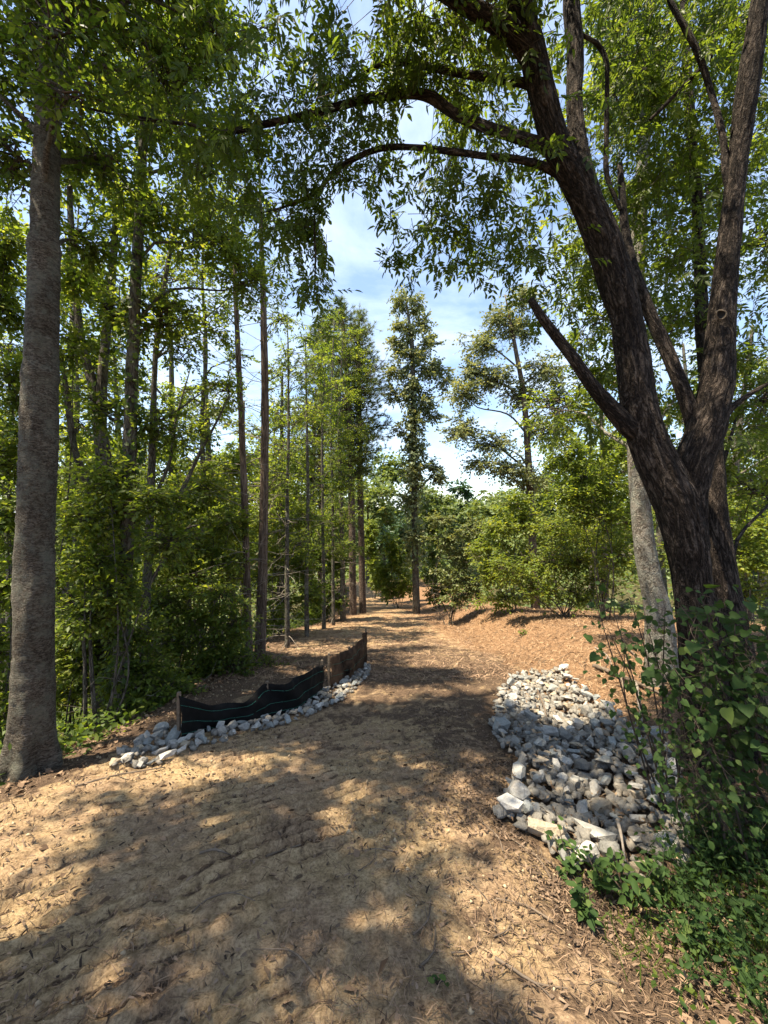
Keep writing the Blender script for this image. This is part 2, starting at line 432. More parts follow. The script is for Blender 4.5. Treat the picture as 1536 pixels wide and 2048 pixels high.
# ground
def ground_mat():
    m, t, out = mat_new('ground')
    geo = nd(t, 'ShaderNodeNewGeometry'); pos = geo.outputs['Position']
    zone = nd(t, 'ShaderNodeAttribute', attribute_name='zone')
    sepz = nd(t, 'ShaderNodeSeparateXYZ'); t.links.new(zone.outputs['Vector'], sepz.inputs[0])
    n1 = noise(t, pos, 2.2, 6, .6); n2 = noise(t, pos, 14, 8, .65); n3 = noise(t, pos, 75, 6, .7)
    sand = ramp(t, n2, [(.28, (.205, .138, .072)), (.5, (.355, .25, .138)), (.75, (.47, .35, .205))])
    red = ramp(t, n2, [(.28, (.19, .122, .074)), (.5, (.31, .21, .13)), (.75, (.42, .3, .19))])
    soil = mixrgb(t, ramp(t, n1, [(.4, (0, 0, 0)), (.62, (1, 1, 1))]), sand, red)
    soil = mixrgb(t, 1.0, soil, ramp(t, n3, [(.34, (.45, .43, .41)), (.5, (.9, .9, .9)), (.62, (1.12, 1.12, 1.12))]), 'MULTIPLY')
    # needle and bark crumbs: stretched dark flecks
    mp = mapping(t, pos, (1.0, 3.4, 1.0)); f1 = noise(t, mp, 46, 5, .7, 1.2)
    mp2 = mapping(t, pos, (3.2, 1.0, 1.0)); f2 = noise(t, mp2, 40, 5, .7, 1.4)
    fl = nd(t, 'ShaderNodeMath', operation='MAXIMUM'); t.links.new(f1, fl.inputs[0]); t.links.new(f2, fl.inputs[1])
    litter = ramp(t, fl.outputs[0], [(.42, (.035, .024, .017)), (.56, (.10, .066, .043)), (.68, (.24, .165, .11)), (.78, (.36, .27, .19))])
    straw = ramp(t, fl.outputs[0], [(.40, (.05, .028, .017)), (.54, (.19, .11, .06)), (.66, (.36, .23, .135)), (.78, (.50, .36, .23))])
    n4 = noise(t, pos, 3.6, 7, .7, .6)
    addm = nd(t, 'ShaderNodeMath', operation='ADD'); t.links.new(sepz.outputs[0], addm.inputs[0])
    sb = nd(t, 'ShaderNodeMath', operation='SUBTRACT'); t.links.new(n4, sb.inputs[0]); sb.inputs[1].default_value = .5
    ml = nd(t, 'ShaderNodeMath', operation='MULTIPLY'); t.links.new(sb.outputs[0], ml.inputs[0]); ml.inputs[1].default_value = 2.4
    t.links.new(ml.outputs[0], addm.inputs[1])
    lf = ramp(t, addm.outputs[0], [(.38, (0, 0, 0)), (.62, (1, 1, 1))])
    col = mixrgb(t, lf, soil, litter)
    am2 = nd(t, 'ShaderNodeMath', operation='ADD'); t.links.new(sepz.outputs[1], am2.inputs[0]); t.links.new(ml.outputs[0], am2.inputs[1])
    col = mixrgb(t, ramp(t, am2.outputs[0], [(.4, (0, 0, 0)), (.6, (1, 1, 1))]), col, straw)
    # forest floor far away: mossy brown-green
    ff = ramp(t, n2, [(.3, (.035, .03, .016)), (.55, (.075, .065, .03)), (.75, (.07, .10, .03))])
    col = mixrgb(t, sepz.outputs[2], col, ff)
    bs = nd(t, 'ShaderNodeBsdfPrincipled'); bs.inputs['Roughness'].default_value = .95; bs.inputs['Specular IOR Level'].default_value = .1
    t.links.new(col, bs.inputs['Base Color'])
    hsum = nd(t, 'ShaderNodeMath', operation='ADD'); t.links.new(n3, hsum.inputs[0]); t.links.new(fl.outputs[0], hsum.inputs[1])
    h2 = nd(t, 'ShaderNodeMath', operation='ADD'); t.links.new(hsum.outputs[0], h2.inputs[0]); t.links.new(n2, h2.inputs[1])
    bp = nd(t, 'ShaderNodeBump'); bp.inputs['Strength'].default_value = .8; bp.inputs['Distance'].default_value = .014
    t.links.new(h2.outputs[0], bp.inputs['Height']); t.links.new(bp.outputs[0], bs.inputs['Normal'])
    t.links.new(bs.outputs[0], out.inputs[0])
    return m
M['ground'] = ground_mat()

def rock_mat(name='riprap'):
    m, t, out = mat_new(name)
    tcn = nd(t, 'ShaderNodeTexCoord'); oi = nd(t, 'ShaderNodeObjectInfo')
    geo = nd(t, 'ShaderNodeNewGeometry')
    base = oi.outputs['Color']
    n = noise(t, geo.outputs['Position'], 9, 8, .65, .4)
    col = mixrgb(t, 1.0, base, ramp(t, n, [(.3, (.55, .55, .56)), (.5, (.95, .95, .95)), (.72, (1.25, 1.24, 1.22))]), 'MULTIPLY')
    n2 = noise(t, geo.outputs['Position'], 4.5, 5, .6)
    col = mixrgb(t, ramp(t, n2, [(.55, (0, 0, 0)), (.75, (.6, .6, .6))]), col, (.30, .225, .15))
    n3 = noise(t, geo.outputs['Position'], 60, 6, .7)
    col = mixrgb(t, 1.0, col, ramp(t, n3, [(.3, (.75, .75, .75)), (.6, (1.08, 1.08, 1.08))]), 'MULTIPLY')
    bs = nd(t, 'ShaderNodeBsdfPrincipled'); bs.inputs['Roughness'].default_value = .82; bs.inputs['Specular IOR Level'].default_value = .25
    t.links.new(col, bs.inputs['Base Color'])
    sm = nd(t, 'ShaderNodeMath', operation='ADD'); t.links.new(n, sm.inputs[0]); t.links.new(n3, sm.inputs[1])
    bp = nd(t, 'ShaderNodeBump'); bp.inputs['Strength'].default_value = .6; bp.inputs['Distance'].default_value = .02
    t.links.new(sm.outputs[0], bp.inputs['Height']); t.links.new(bp.outputs[0], bs.inputs['Normal'])
    t.links.new(bs.outputs[0], out.inputs[0])
    return m
M['rock'] = rock_mat()

# ------------------------------------------------------------------ ground sheet
def axis(dense0, dense1, step, lo, hi, grow=1.13):
    a = list(np.arange(dense0, dense1 + 1e-6, step))
    s = step; v = a[-1]
    while v < hi: s *= grow; v += s; a.append(min(v, hi))
    s = step; v = a[0]; pre = []
    while v > lo: s *= grow; v -= s; pre.append(max(v, lo))
    return np.array(pre[::-1] + a)
xs = axis(-3.0, 2.2, 0.0175, -900, 900, 1.14); ys = axis(1.05, 3.8, 0.0175, -120, 1500, 1.05)
GX, GY = np.meshgrid(xs, ys)
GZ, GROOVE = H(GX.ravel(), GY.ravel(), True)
nx, ny = len(xs), len(ys)
ii = np.arange(ny - 1)[:, None] * nx; jj = np.arange(nx - 1)[None]
GF = np.stack([ii + jj, ii + jj + 1, ii + nx + jj + 1, ii + nx + jj], -1).reshape(-1, 4)
gx, gy = GX.ravel(), GY.ravel()
rr_ = gx - right_edge(gy)
nz = 0.5 * fbm(gx * .8, gy * .8, 3.0, 3)
zl = np.clip(0.32 + .55 * sstep(-.5, 1.3, gx - (0.15 + 0.12 * gy) + .5 * nz) * sstep(7.5, 3.5, gy) + .35 * sstep(2.2, 6, gy) * sstep(12, 7, gy)
             + .7 * sstep(.7, -.1, gx - left_edge(gy) + .3 * nz), 0, 1)
zl = zl * (1 - .72 * track_mask(gx, gy)) + .62 * GROOVE  # grooves take dark litter colour: crumbs, plus shade of the lug rows painted in
zs = np.clip(sstep(-.7, .3, rr_ + .5 * nz) * sstep(3.5, 5.5, gy) * 1.0 + .45 * sstep(7, 11, gy) * sstep(40, 24, gy), 0, 1)
zs = zs * (1 - sstep(.3, 1.5, left_edge(gy) - gx))
zf = np.clip(sstep(.6, 2.2, left_edge(gy) - gx + .6 * nz) + sstep(5, 8, rr_) + sstep(34, 42, gy), 0, 1)
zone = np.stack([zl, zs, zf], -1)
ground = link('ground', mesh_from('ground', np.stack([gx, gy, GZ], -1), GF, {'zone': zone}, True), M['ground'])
tag(ground, 'sloping dirt trail of tan sandy soil and brown needle litter between the woods', 'ground', kind='structure')

# ------------------------------------------------------------------ foliage and trees
def foliage(rng, blobs, nsub, ntw, tl, K, L, Wd, tmpl=LEAF2, droop=.15, jit=.5, twr=.003, subr=.010, hang=0.0, shell=.42, twigs=True):
    """blobs: list of (centre(3), radii(3)). Returns leaf arrays and twig arrays.
    Each blob holds branchlets that fan out of its centre, each carrying twigs with leaves on both sides."""
    Cn = np.array([b[0] for b in blobs], float); Rd = np.array([b[1] for b in blobs], float)
    vol = np.sqrt(Rd[:, 0] * Rd[:, 2]) ** 1.5
    w = vol / vol.mean()
    cnt = np.maximum(2, np.round(nsub * w)).astype(int)
    bi = np.repeat(np.arange(len(blobs)), cnt); n = len(bi)
    u = nrm(rng.normal(size=(n, 3)))
    rad = (rng.random(n) ** shell) * rng.uniform(.55, 1.25, n)
    E = Cn[bi] + u * Rd[bi] * rad[:, None]
    C0 = Cn[bi] + rng.normal(size=(n, 3)) * Rd[bi] * .12
    mid = (C0 + E) / 2 + np.array([0, 0, 1.0]) * (np.linalg.norm(E - C0, axis=1) * .12)[:, None] + rng.normal(size=(n, 3)) * .04
    tA = [C0, mid]; tB = [mid, E]; ra = [np.full(n, subr), np.full(n, subr * .7)]; rb = [np.full(n, subr * .7), np.full(n, subr * .3)]
    # twigs
    ti = np.repeat(np.arange(n), ntw); m = len(ti)
    t = rng.uniform(.28, 1.0, m) ** .8
    S = np.where((t < .5)[:, None], C0[ti] + (mid[ti] - C0[ti]) * (t * 2)[:, None], mid[ti] + (E[ti] - mid[ti]) * ((t - .5) * 2)[:, None])
    eh = nrm(E[ti] - C0[ti])
    d = nrm(.75 * eh + rng.normal(size=(m, 3)) * np.array([.75, .75, .4]) + np.array([0, 0, -droop]))
    if hang: d = nrm(d * (1 - hang) + np.array([0, 0, -1.0]) * hang)
    ln = tl * rng.uniform(.6, 1.3, m)
    tip = S + d * ln[:, None]
    if twigs:
        tA.append(S); tB.append(tip); ra.append(np.full(m, twr)); rb.append(np.full(m, twr * .5))
    # leaves along twigs
    li = np.repeat(np.arange(m), K); q = len(li)
    k = np.tile(np.arange(K), m)
    f = .15 + .85 * (k + rng.random(q) * .6) / max(K - .4, 1)
    side = np.where(k % 2 == 0, 1.0, -1.0)
    dd = d[li]
    per = nrm(np.cross(dd, np.array([0, 0, 1.0]) + rng.normal(size=(q, 3)) * .3))
    Pp = S[li] + dd * (ln[li] * f)[:, None]
    Pp[:, 2] -= droop * .25 * tl * f ** 2
    last = (k == K - 1)
    D = nrm(dd * .55 + per * (side * np.where(last, .15, .85))[:, None] + rng.normal(size=(q, 3)) * .28 + np.array([0, 0, -droop]))
    N = nrm(np.array([0, 0, 1.0]) + rng.normal(size=(q, 3)) * jit)
    sz = rng.uniform(.65, 1.15, q)
    lv = leaves(Pp, D, N, L * sz, Wd * sz, tmpl, rng)
    tw = prisms(np.vstack(tA), np.vstack(tB), np.concatenate(ra), np.concatenate(rb))
    return lv, tw
def blob(px, py, Y, rx, ry, rd=None):
    """blob given where it sits in view and how big it looks; radii become metres"""
    s = Y / FPX
    return (P(px, py, Y), np.array([rx * s, (rd if rd else (rx + ry) / 2 * s), ry * s]))
def attach(C, c):
    """a point on the trunk below the blob to grow a limb from"""
    h = np.linalg.norm(C[:, :2] - c[:2], axis=1)
    want = c[2] - .55 * h - .1
    k = int(np.argmin(np.abs(C[:, 2] - want)))
    return k
def limb_path(a, b, rng, sag=.0):
    L = np.linalg.norm(b - a)
    m1 = a + (b - a) * .35 + np.array([0, 0, .08 * L]) + rng.normal(size=3) * .05 * L
    m2 = a + (b - a) * .7 + np.array([0, 0, .07 * L - sag]) + rng.normal(size=3) * .05 * L
    return [a, m1, m2, b]
def roughness(amp, fx=18, fz=5, z0=None):
    def f(bx, by, bz, R, th):
        return amp * fbm(bx * fx, by * fx, bz * fz, 3)
    return f
def make_tree(name, label, cat, trunk, rad, bark, blobs, leaf, seed, group=None, nsub=10, ntw=6, tl=.3, K=6, L=.08, Wd=.04,
              tmpl=LEAF2, droop=.15, jit=.5, hang=0., sides=12, step=.12, limbs=(), limb_r=.03, twmat='twig', disp=.006,
              auto_limbs=True, dispf=None, sinkbase=.25, subr=.010, twr=.003, limbs_bark=None, twigs=True):
    rng = np.random.default_rng(seed)
    trunk = [np.asarray(p, float) for p in trunk]
    b = trunk[0].copy(); z0 = Hs(b[0], b[1])
    base = np.array([b[0], b[1], z0])
    if b[2] > z0 - .02: trunk[0] = np.array([b[0], b[1], z0 - sinkbase])
    root = thing(name, base, label, cat, group)
    tube_part('trunk', trunk, rad, M[bark], root, sides, step, dispf or (roughness(disp) if disp else None), seed * .37)
    C, R = smooth_path(trunk, rad, .15)
    for lp, lr in limbs:
        tube_part('limb', lp, lr, M[limbs_bark or bark], root, max(6, sides - 4), step, roughness(disp * .5) if disp else None, seed * .37 + len(lp))
    if blobs:
        lv, tw = foliage(rng, blobs, nsub, ntw, tl, K, L, Wd, tmpl, droop, jit, hang=hang, subr=subr, twr=twr, twigs=twigs)
        if auto_limbs:
            for c, r in blobs:
                k = attach(C, c)
                a = C[k]
                if np.linalg.norm(c - a) < .25: continue
                lr = min(limb_r, R[k] * .6)
                tube_part('limb', limb_path(a, c, rng), [lr, lr * .75, lr * .5, lr * .3], M[limbs_bark or bark], root, 6, .25, None, seed * .37)
        part('twigs', tw[0], tw[1], M[twmat], root, {'bark': tw[0]}, False, 'stuff')
        part('crown', lv[0], lv[1], M[leaf], root, {'var': lv[2]}, False, 'stuff')
    return root, C, R

def rand_blobs(rng, c, R, n, r0, r1, flat=.75):
    """n sub-clumps spread through an ellipsoid: gives an uneven outline"""
    out = []
    for i in range(n):
        u = nrm(rng.normal(size=3)); q = u * np.array(R) * rng.random() ** .4
        r = rng.uniform(r0, r1)
        out.append((np.array(c) + q, np.array([r, r, r * flat])))
    return out

# ---- the leaning two-stemmed tree on the right
YM = 3.0
def pm(px, py, Y=YM): return P(px, py, Y)
def px2m(w, Y=YM): return w / 2 / FPX * Y
def offax(p): return p[1] / math.hypot(p[0], p[1])   # a stem seen off-axis looks wider than it is
def furrow(bx, by, bz, R, th):
    u = th * 7.0 + 1.6 * fbm(np.cos(th) * 1.5, np.sin(th) * 1.5, bz * 2.2, 3)
    r = 1 - np.abs(np.sin(u + 1.2 * np.sin(bz * 9 + th * 2)))
    cut = np.clip(fbm(bx * 22, by * 22, bz * 6, 2) * .8, -1, 1)
    return (-0.013 * r ** 1.5 + .006 * cut) * np.clip(R / .12, .25, 1.2) + .008 * fbm(bx * 6, by * 6, bz * 2, 2)
mbase = np.array([2.62, 3.18, 0]); mbase[2] = Hs(mbase[0], mbase[1])
main = thing('leaning_tree', mbase, 'large dark furrowed tree leaning over the trail, forking into two stems on the right', 'tree')
tr = [mbase + np.array([0.03, 0, -.3]), mbase + np.array([0.0, 0, .05]), pm(1408, 1380, 3.15), pm(1396, 1260, 3.1), pm(1381, 1150, 3.05), pm(1368, 1070), pm(1345, 990), pm(1310, 915), pm(1284, 845), pm(1268, 740),
      pm(1254, 640), pm(1234, 570), pm(1203, 475, 2.98), pm(1163, 385, 2.95), pm(1118, 300, 2.9), pm(1088, 200, 2.85), pm(1064, 100, 2.8), pm(1040, 10, 2.75), pm(1018, -110, 2.7), pm(1000, -260, 2.7)]
rw = [150, 122, 104, 92, 84, 92, 98, 88, 80, 74, 68, 74, 72, 60, 56, 52, 50, 46, 40, 30]
tube_part('trunk', tr, [px2m(w) * offax(p) for w, p in zip(rw, tr)], M['bark_main'], main, 56, .022, furrow, 1.0)
def mlimb(pts, ws, sides=14, Ys=None, nm='limb', step=.06, disp=None):
    Ys = Ys if Ys is not None else [YM] * len(pts)
    pp = [P(p[0], p[1], y) for p, y in zip(pts, Ys)]
    tube_part(nm, pp, [px2m(w, y) * offax(p) for w, y, p in zip(ws, Ys, pp)], M['bark_main'], main, sides, step, disp or roughness(.004), len(pts) * .7)
    return np.array(pp)
fs = lambda bx, by, bz, R, th: furrow(bx, by, bz, R, th)
mlimb([(1386, 1100), (1376, 1015), (1386, 930), (1412, 855), (1432, 775), (1440, 690), (1446, 600), (1456, 500), (1466, 400), (1477, 300), (1491, 200), (1506, 100), (1520, 0), (1540, -130)],
      [70, 84, 84, 82, 74, 64, 56, 50, 46, 46, 50, 50, 46, 38], 44, [3.0, 3.0, 3.0, 3.02, 3.05, 3.08, 3.1, 3.1, 3.1, 3.1, 3.05, 3.0, 2.95, 2.9], 'stem', .025, fs)
mlimb([(1225, 520), (1195, 445), (1172, 370), (1156, 290), (1149, 200), (1151, 100), (1144, 0), (1140, -150)], [44, 48, 46, 42, 38, 38, 36, 30], 36,
      [3.02, 3.02, 3.02, 3.05, 3.05, 3.05, 3.05, 3.05], 'stem', .03, fs)
mlimb([(1402, 900), (1388, 850), (1366, 780), (1337, 710), (1308, 645), (1282, 582), (1262, 520), (1248, 440), (1240, 330)], [36, 36, 34, 30, 28, 26, 22, 18, 12], 20,
      [3.05, 3.08, 3.12, 3.2, 3.25, 3.3, 3.4, 3.5, 3.6])
stub = mlimb([(1290, 880), (1252, 850), (1215, 808), (1180, 765), (1148, 718), (1112, 672), (1082, 632), (1061, 598)], [44, 44, 34, 28, 25, 22, 19, 15], 18,
      [3.0, 2.98, 2.95, 2.92, 2.9, 2.88, 2.85, 2.82])
L1 = mlimb([(1120, 312), (1085, 290), (1000, 264), (920, 232), (862, 196), (820, 187), (745, 195), (680, 212), (600, 233), (520, 251), (450, 265), (380, 250), (250, 232), (160, 212), (60, 180)],
      [34, 26, 22, 20, 19, 18, 17, 16, 14, 12, 10, 8, 7, 5, 3], 12, [2.92, 2.9, 2.9, 2.95, 3.0, 3.0, 3.05, 3.1, 3.15, 3.2, 3.25, 3.3, 3.35, 3.4, 3.4])
L2 = mlimb([(1118, 345), (1085, 332), (1030, 318), (970, 312), (880, 300), (775, 295), (705, 320), (662, 350), (632, 385), (580, 410), (500, 432)],
      [22, 16, 13, 12, 11, 11, 10, 9, 8, 5, 3], 10, [2.95, 2.95, 2.95, 3.0, 3.1, 3.2, 3.25, 3.3, 3.3, 3.35, 3.4])
L3 = mlimb([(1090, 185), (1055, 168), (1000, 158), (920, 146), (840, 130), (780, 126), (720, 150), (672, 190)], [28, 20, 17, 15, 13, 10, 7, 4], 10,
      [2.88, 2.88, 2.9, 2.95, 3.0, 3.0, 3.0, 3.0])
L4 = mlimb([(1062, 110), (1030, 70), (980, 38), (910, -2), (820, -60), (720, -110)], [46, 42, 36, 30, 22, 14], 16, [2.8, 2.78, 2.7, 2.6, 2.55, 2.5])
mlimb([(1450, 830), (1475, 805), (1505, 785), (1560, 755)], [22, 16, 12, 8], 10)
mlimb([(1462, 430), (1452, 350), (1445, 270), (1420, 178), (1393, 100), (1345, 12), (1310, -60)], [14, 16, 15, 14, 13, 12, 9], 12, [3.1, 3.12, 3.15, 3.2, 3.2, 3.2, 3.2])
mlimb([(1240, 420), (1214, 350), (1213, 270), (1214, 190), (1213, 125), (1196, 90), (1165, 70)], [8, 10, 10, 10, 9, 8, 6], 10, [3.5, 3.5, 3.5, 3.45, 3.4, 3.4, 3.3])
mlimb([(1300, 240), (1340, 200), (1390, 150), (1425, 110)], [8, 9, 9, 8], 8, [3.4, 3.35, 3.3, 3.2])
drop = mlimb([(632, 385), (629, 450), (631, 520), (628, 600)], [4, 3.5, 3, 2], 6, [3.3, 3.28, 3.26, 3.25], 'hanging_twig')
# knot hole rim on the right stem
kc = pm(1440, 628, 2.985); th_ = np.linspace(0, 2 * np.pi, 15)[:-1]
ring = [kc + np.array([math.cos(a) * .038, -.012 * abs(math.cos(a)), math.sin(a) * .034 * (1.25 if math.sin(a) < 0 else .8)]) for a in th_]
tube_part('knot_rim', ring + [ring[0]], [.005] * 15, bark_mat('knot_wood', (.06, .045, .03), (.2, .155, .11), (.32, .26, .2)), main, 6, .02, None, 2.2)
hole_m, hole_t, hole_o = mat_new('knot_dark'); hb = nd(hole_t, 'ShaderNodeBsdfPrincipled'); hb.inputs['Base Color'].default_value = (.01, .008, .006, 1); hb.inputs['Roughness'].default_value = 1
hole_t.links.new(hb.outputs[0], hole_o.inputs[0])
hv = np.vstack([[kc + np.array([0, .03, 0])], np.array(ring)]); hf = np.array([(0, 1 + i, 1 + (i + 1) % 14) for i in range(14)])
part('knot_hollow', hv, hf, hole_m, main)

# compound leaves of the leaning tree
def pinnate(seed, pairs=3, L=.17, ll=.066, lw=.026):
    r = np.random.default_rng(seed); Pp = []; D = []; N = []; S = []
    for k in range(pairs):
        x = L * (.28 + .62 * k / pairs)
        for s in (1, -1):
            Pp.append((x, 0, -.12 * x * x / L)); D.append((.55 + r.normal() * .1, s * .83, -.25 + r.normal() * .12)); N.append((r.normal() * .25, r.normal() * .25, 1)); S.append(r.uniform(.8, 1.1))
    Pp.append((L, 0, -.12 * L)); D.append((1, r.normal() * .1, -.3)); N.append((0, 0, 1)); S.append(1.15)
    S = np.array(S)
    V, F, var = leaves(np.array(Pp, float), np.array(D, float), nrm(np.array(N, float)), ll * S, lw * S, LEAF4, r)
    tv, tf = prisms([(0, 0, 0), (L * .5, 0, -.03 * L)], [(L * .5, 0, -.03 * L), (L, 0, -.12 * L)], [.0012, .001], [.001, .0007])
    return np.vstack([V, tv]), np.vstack([F, tf + len(V)]), np.r_[var, np.full(len(tv), .2)]
PIN = [pinnate(s, 3 if s % 3 else 4, .15 + .02 * (s % 3)) for s in range(5)]
def frames(D, N):
    D = nrm(D); S = nrm(np.cross(N, D)); N2 = np.cross(D, S)
    return D, S, N2
rng = np.random.default_rng(77)
seg_pts = []
def spray(path, n, spread, down, length, clip=None, lift=0.0):
    """hanging twigs off a limb path: returns start, tip"""
    C, _ = smooth_path(path, np.ones(len(path)), .05)
    k = rng.integers(0, len(C), n)
    S = C[k] + rng.normal(size=(n, 3)) * .02
    d = rng.normal(size=(n, 3)) * np.array([spread, spread, spread * .6]) + np.array([0, 0, -down])
    d = nrm(d)
    ln = length * rng.uniform(.35, 1.2, n)
    tip = S + d * ln[:, None]
    return S, tip
mS = []; mT = []
def add_spray(*a, **k):
    s, t = spray(*a, **k); mS.append(s); mT.append(t)
add_spray(L1[3:11], 44, .9, .0, .7); add_spray(L1[9:], 40, .9, .1, .6)
add_spray(L2[2:8], 44, .9, .35, .6); add_spray(L2[6:], 40, .9, .5, .6)
add_spray(L3, 40, .9, -.05, .7); add_spray(L4[2:], 60, .9, .1, .8)
add_spray(drop, 26, .55, .7, .35)
# clumps hanging where they stand against the sky, and the crown above
def clump(px, py, Y, rx, ry, n, length=.5, down=.6, spread=.8):
    s = Y / FPX; n = int(n * (.27 if px < 1120 and py > -300 else .55)); rx *= 1.15; ry *= 1.12
    u = rng.normal(size=(n, 3)); u = nrm(u) * (rng.random((n, 1)) ** .45)
    S = P(px, py, Y) + u * np.array([rx * s, (rx + ry) / 2 * s, ry * s])
    d = nrm(rng.normal(size=(n, 3)) * np.array([spread, spread, spread * .5]) + np.array([0, 0, -down]))
    mS.append(S); mT.append(S + d * (length * rng.uniform(.5, 1.15, n))[:, None])
clump(800, 470, 3.2, 65, 60, 50, .35); clump(880, 440, 3.3, 70, 70, 60, .4); clump(960, 460, 3.4, 80, 70, 65, .4); clump(1040, 480, 3.4, 60, 80, 60, .4)
clump(900, 370, 3.3, 110, 50, 70, .4); clump(1010, 390, 3.4, 80, 60, 60, .4); clump(1070, 560, 3.5, 50, 60, 40, .35); clump(1110, 480, 3.5, 60, 70, 50)
clump(700, 330, 3.3, 70, 40, 40, .35); clump(650, 450, 3.35, 40, 60, 34, .35); clump(655, 560, 3.4, 45, 50, 36, .3); clump(600, 470, 3.4, 50, 70, 36, .35)
clump(760, 120, 3.0, 110, 90, 120, .5); clump(900, 80, 3.0, 130, 90, 140, .5); clump(640, 200, 3.1, 110, 110, 120, .5); clump(560, 120, 3.3, 110, 110, 110, .5)
clump(460, 340, 3.5, 110, 90, 100, .5); clump(380, 200, 3.5, 110, 120, 110, .5); clump(860, 220, 3.3, 80, 40, 40, .4); clump(520, 330, 3.4, 80, 80, 60, .45)
clump(960, 210, 3.4, 90, 60, 80, .45); clump(960, 300, 3.3, 90, 25, 34, .4)
clump(1240, 120, 3.9, 110, 130, 150, .5); clump(1330, 60, 3.8, 120, 120, 150, .5); clump(1260, 300, 4.0, 110, 120, 130, .5); clump(1370, 220, 3.9, 110, 120, 130, .5)
clump(1330, 420, 4.1, 110, 110, 120, .5); clump(1440, 120, 3.7, 90, 120, 90, .5); clump(1520, 260, 3.8, 90, 140, 90, .5); clump(1500, 560, 3.8, 90, 140, 90, .5)
clump(1380, 560, 4.0, 80, 110, 70, .5); clump(1330, 760, 4.1, 60, 90, 40, .5); clump(1190, 560, 3.8, 60, 80, 60, .45); clump(1500, 870, 3.6, 70, 90, 60, .45)
clump(1190, 690, 3.8, 60, 70, 40, .4); clump(1500, 720, 3.9, 70, 90, 70, .5); clump(1180, 820, 3.9, 60, 60, 30, .4)
clump(900, -835, 1.7, 480, 230, 480, .5); clump(1150, -620, 2.0, 380, 200, 380, .5); clump(900, -80, 2.8, 250, 110, 200, .6); clump(1200, -120, 3.2, 300, 120, 200, .6); clump(600, -60, 3.0, 200, 90, 130, .6)
mS = np.vstack(mS); mT = np.vstack(mT)
# thin the gap of open sky above the trail
def sky_gap(Pt):
    px = CX + FPX * Pt[:, 0] / Pt[:, 1]; py = CY - FPX * (Pt[:, 2] - EYE) / Pt[:, 1]
    g = ((px - 700) / 48) ** 2 + ((py - 470) / 85) ** 2 < 1
    g |= ((px - 838) / 42) ** 2 + ((py - 245) / 40) ** 2 < 1
    g |= ((px - 710) / 50) ** 2 + ((py - 10) / 34) ** 2 < 1
    g |= (py > 590) & (px > 700) & (px < 1010)
    g |= (py > 545) & (px > 690) & (px < 790)
    return g
keep = ~sky_gap(mT) & ~sky_gap((mS + mT) / 2)
mS, mT = mS[keep], mT[keep]
nT = len(mS); KL = 4
li = np.repeat(np.arange(nT), KL); kk = np.tile(np.arange(KL), nT)
f = .25 + .75 * (kk + rng.random(len(li)) * .5) / KL
dv = nrm(mT - mS)[li]
LP = mS[li] + (mT - mS)[li] * f[:, None]
side = np.where(kk % 2 == 0, 1., -1.)
per = nrm(np.cross(dv, rng.normal(size=(len(li), 3))))
LD = nrm(dv * .45 + per * (.7 * side)[:, None] + np.array([0, 0, -.45]) + rng.normal(size=(len(li), 3)) * .15)
LN = nrm(np.array([0, 0, 1.0]) + rng.normal(size=(len(li), 3)) * .45)
gk = ~sky_gap(LP + LD * .12)
LP, LD, LN = LP[gk], LD[gk], LN[gk]
LD, LS_, LN = frames(LD, LN)
near_rank = np.argsort(np.linalg.norm(LP + LD * .1 - np.array([0, 0, EYE]), axis=1) + 50 * (~((np.abs((LP[:, 0] / LP[:, 1])) < .95) & (LP[:, 1] > .8) & ((LP[:, 2] - EYE) / LP[:, 1] < 1.26))))
own = np.zeros(len(LP), bool); own[near_rank[:280]] = True
which = rng.integers(0, 5, len(LP)); scl = rng.uniform(.5, 1.12, len(LP))
acc = []
for w in range(5):
    sel = (which == w) & ~own; tv, tf, tvv = PIN[w]
    if not sel.any(): continue
    V = LP[sel][:, None] + scl[sel][:, None, None] * (tv[None, :, 0:1] * LD[sel][:, None] + tv[None, :, 1:2] * LS_[sel][:, None] + tv[None, :, 2:3] * LN[sel][:, None])
    F = (np.arange(sel.sum())[:, None, None] * len(tv) + tf[None]).reshape(-1, 3)
    va = (tvv[None] * .4 + rng.random((sel.sum(), 1)) * .6).ravel()
    acc.append((V.reshape(-1, 3), F, va))
V, F, va = merge(acc)
part('crown', V, F, M['leaf_main'], main, {'var': va}, False, 'stuff')
tw = prisms(mS, mT, .003, .0012)
part('twigs', tw[0], tw[1], M['twig'], main, None, False, 'stuff')
pin_me = []
for w in range(5):
    me = mesh_from('leaf', PIN[w][0], PIN[w][1], {'var': PIN[w][2] * .8}); me.materials.append(M['leaf_main']); pin_me.append(me)
from mathutils import Matrix
for i in np.where(own)[0]:
    o = bpy.data.objects.new('leaf', pin_me[which[i]]); COL.objects.link(o); o.parent = main
    Mx = Matrix(((LD[i][0], LS_[i][0], LN[i][0]), (LD[i][1], LS_[i][1], LN[i][1]), (LD[i][2], LS_[i][2], LN[i][2])))
    o.matrix_local = Matrix.Translation(Vector(LP[i] - mbase)) @ Mx.to_4x4() @ Matrix.Scale(float(scl[i]), 4)

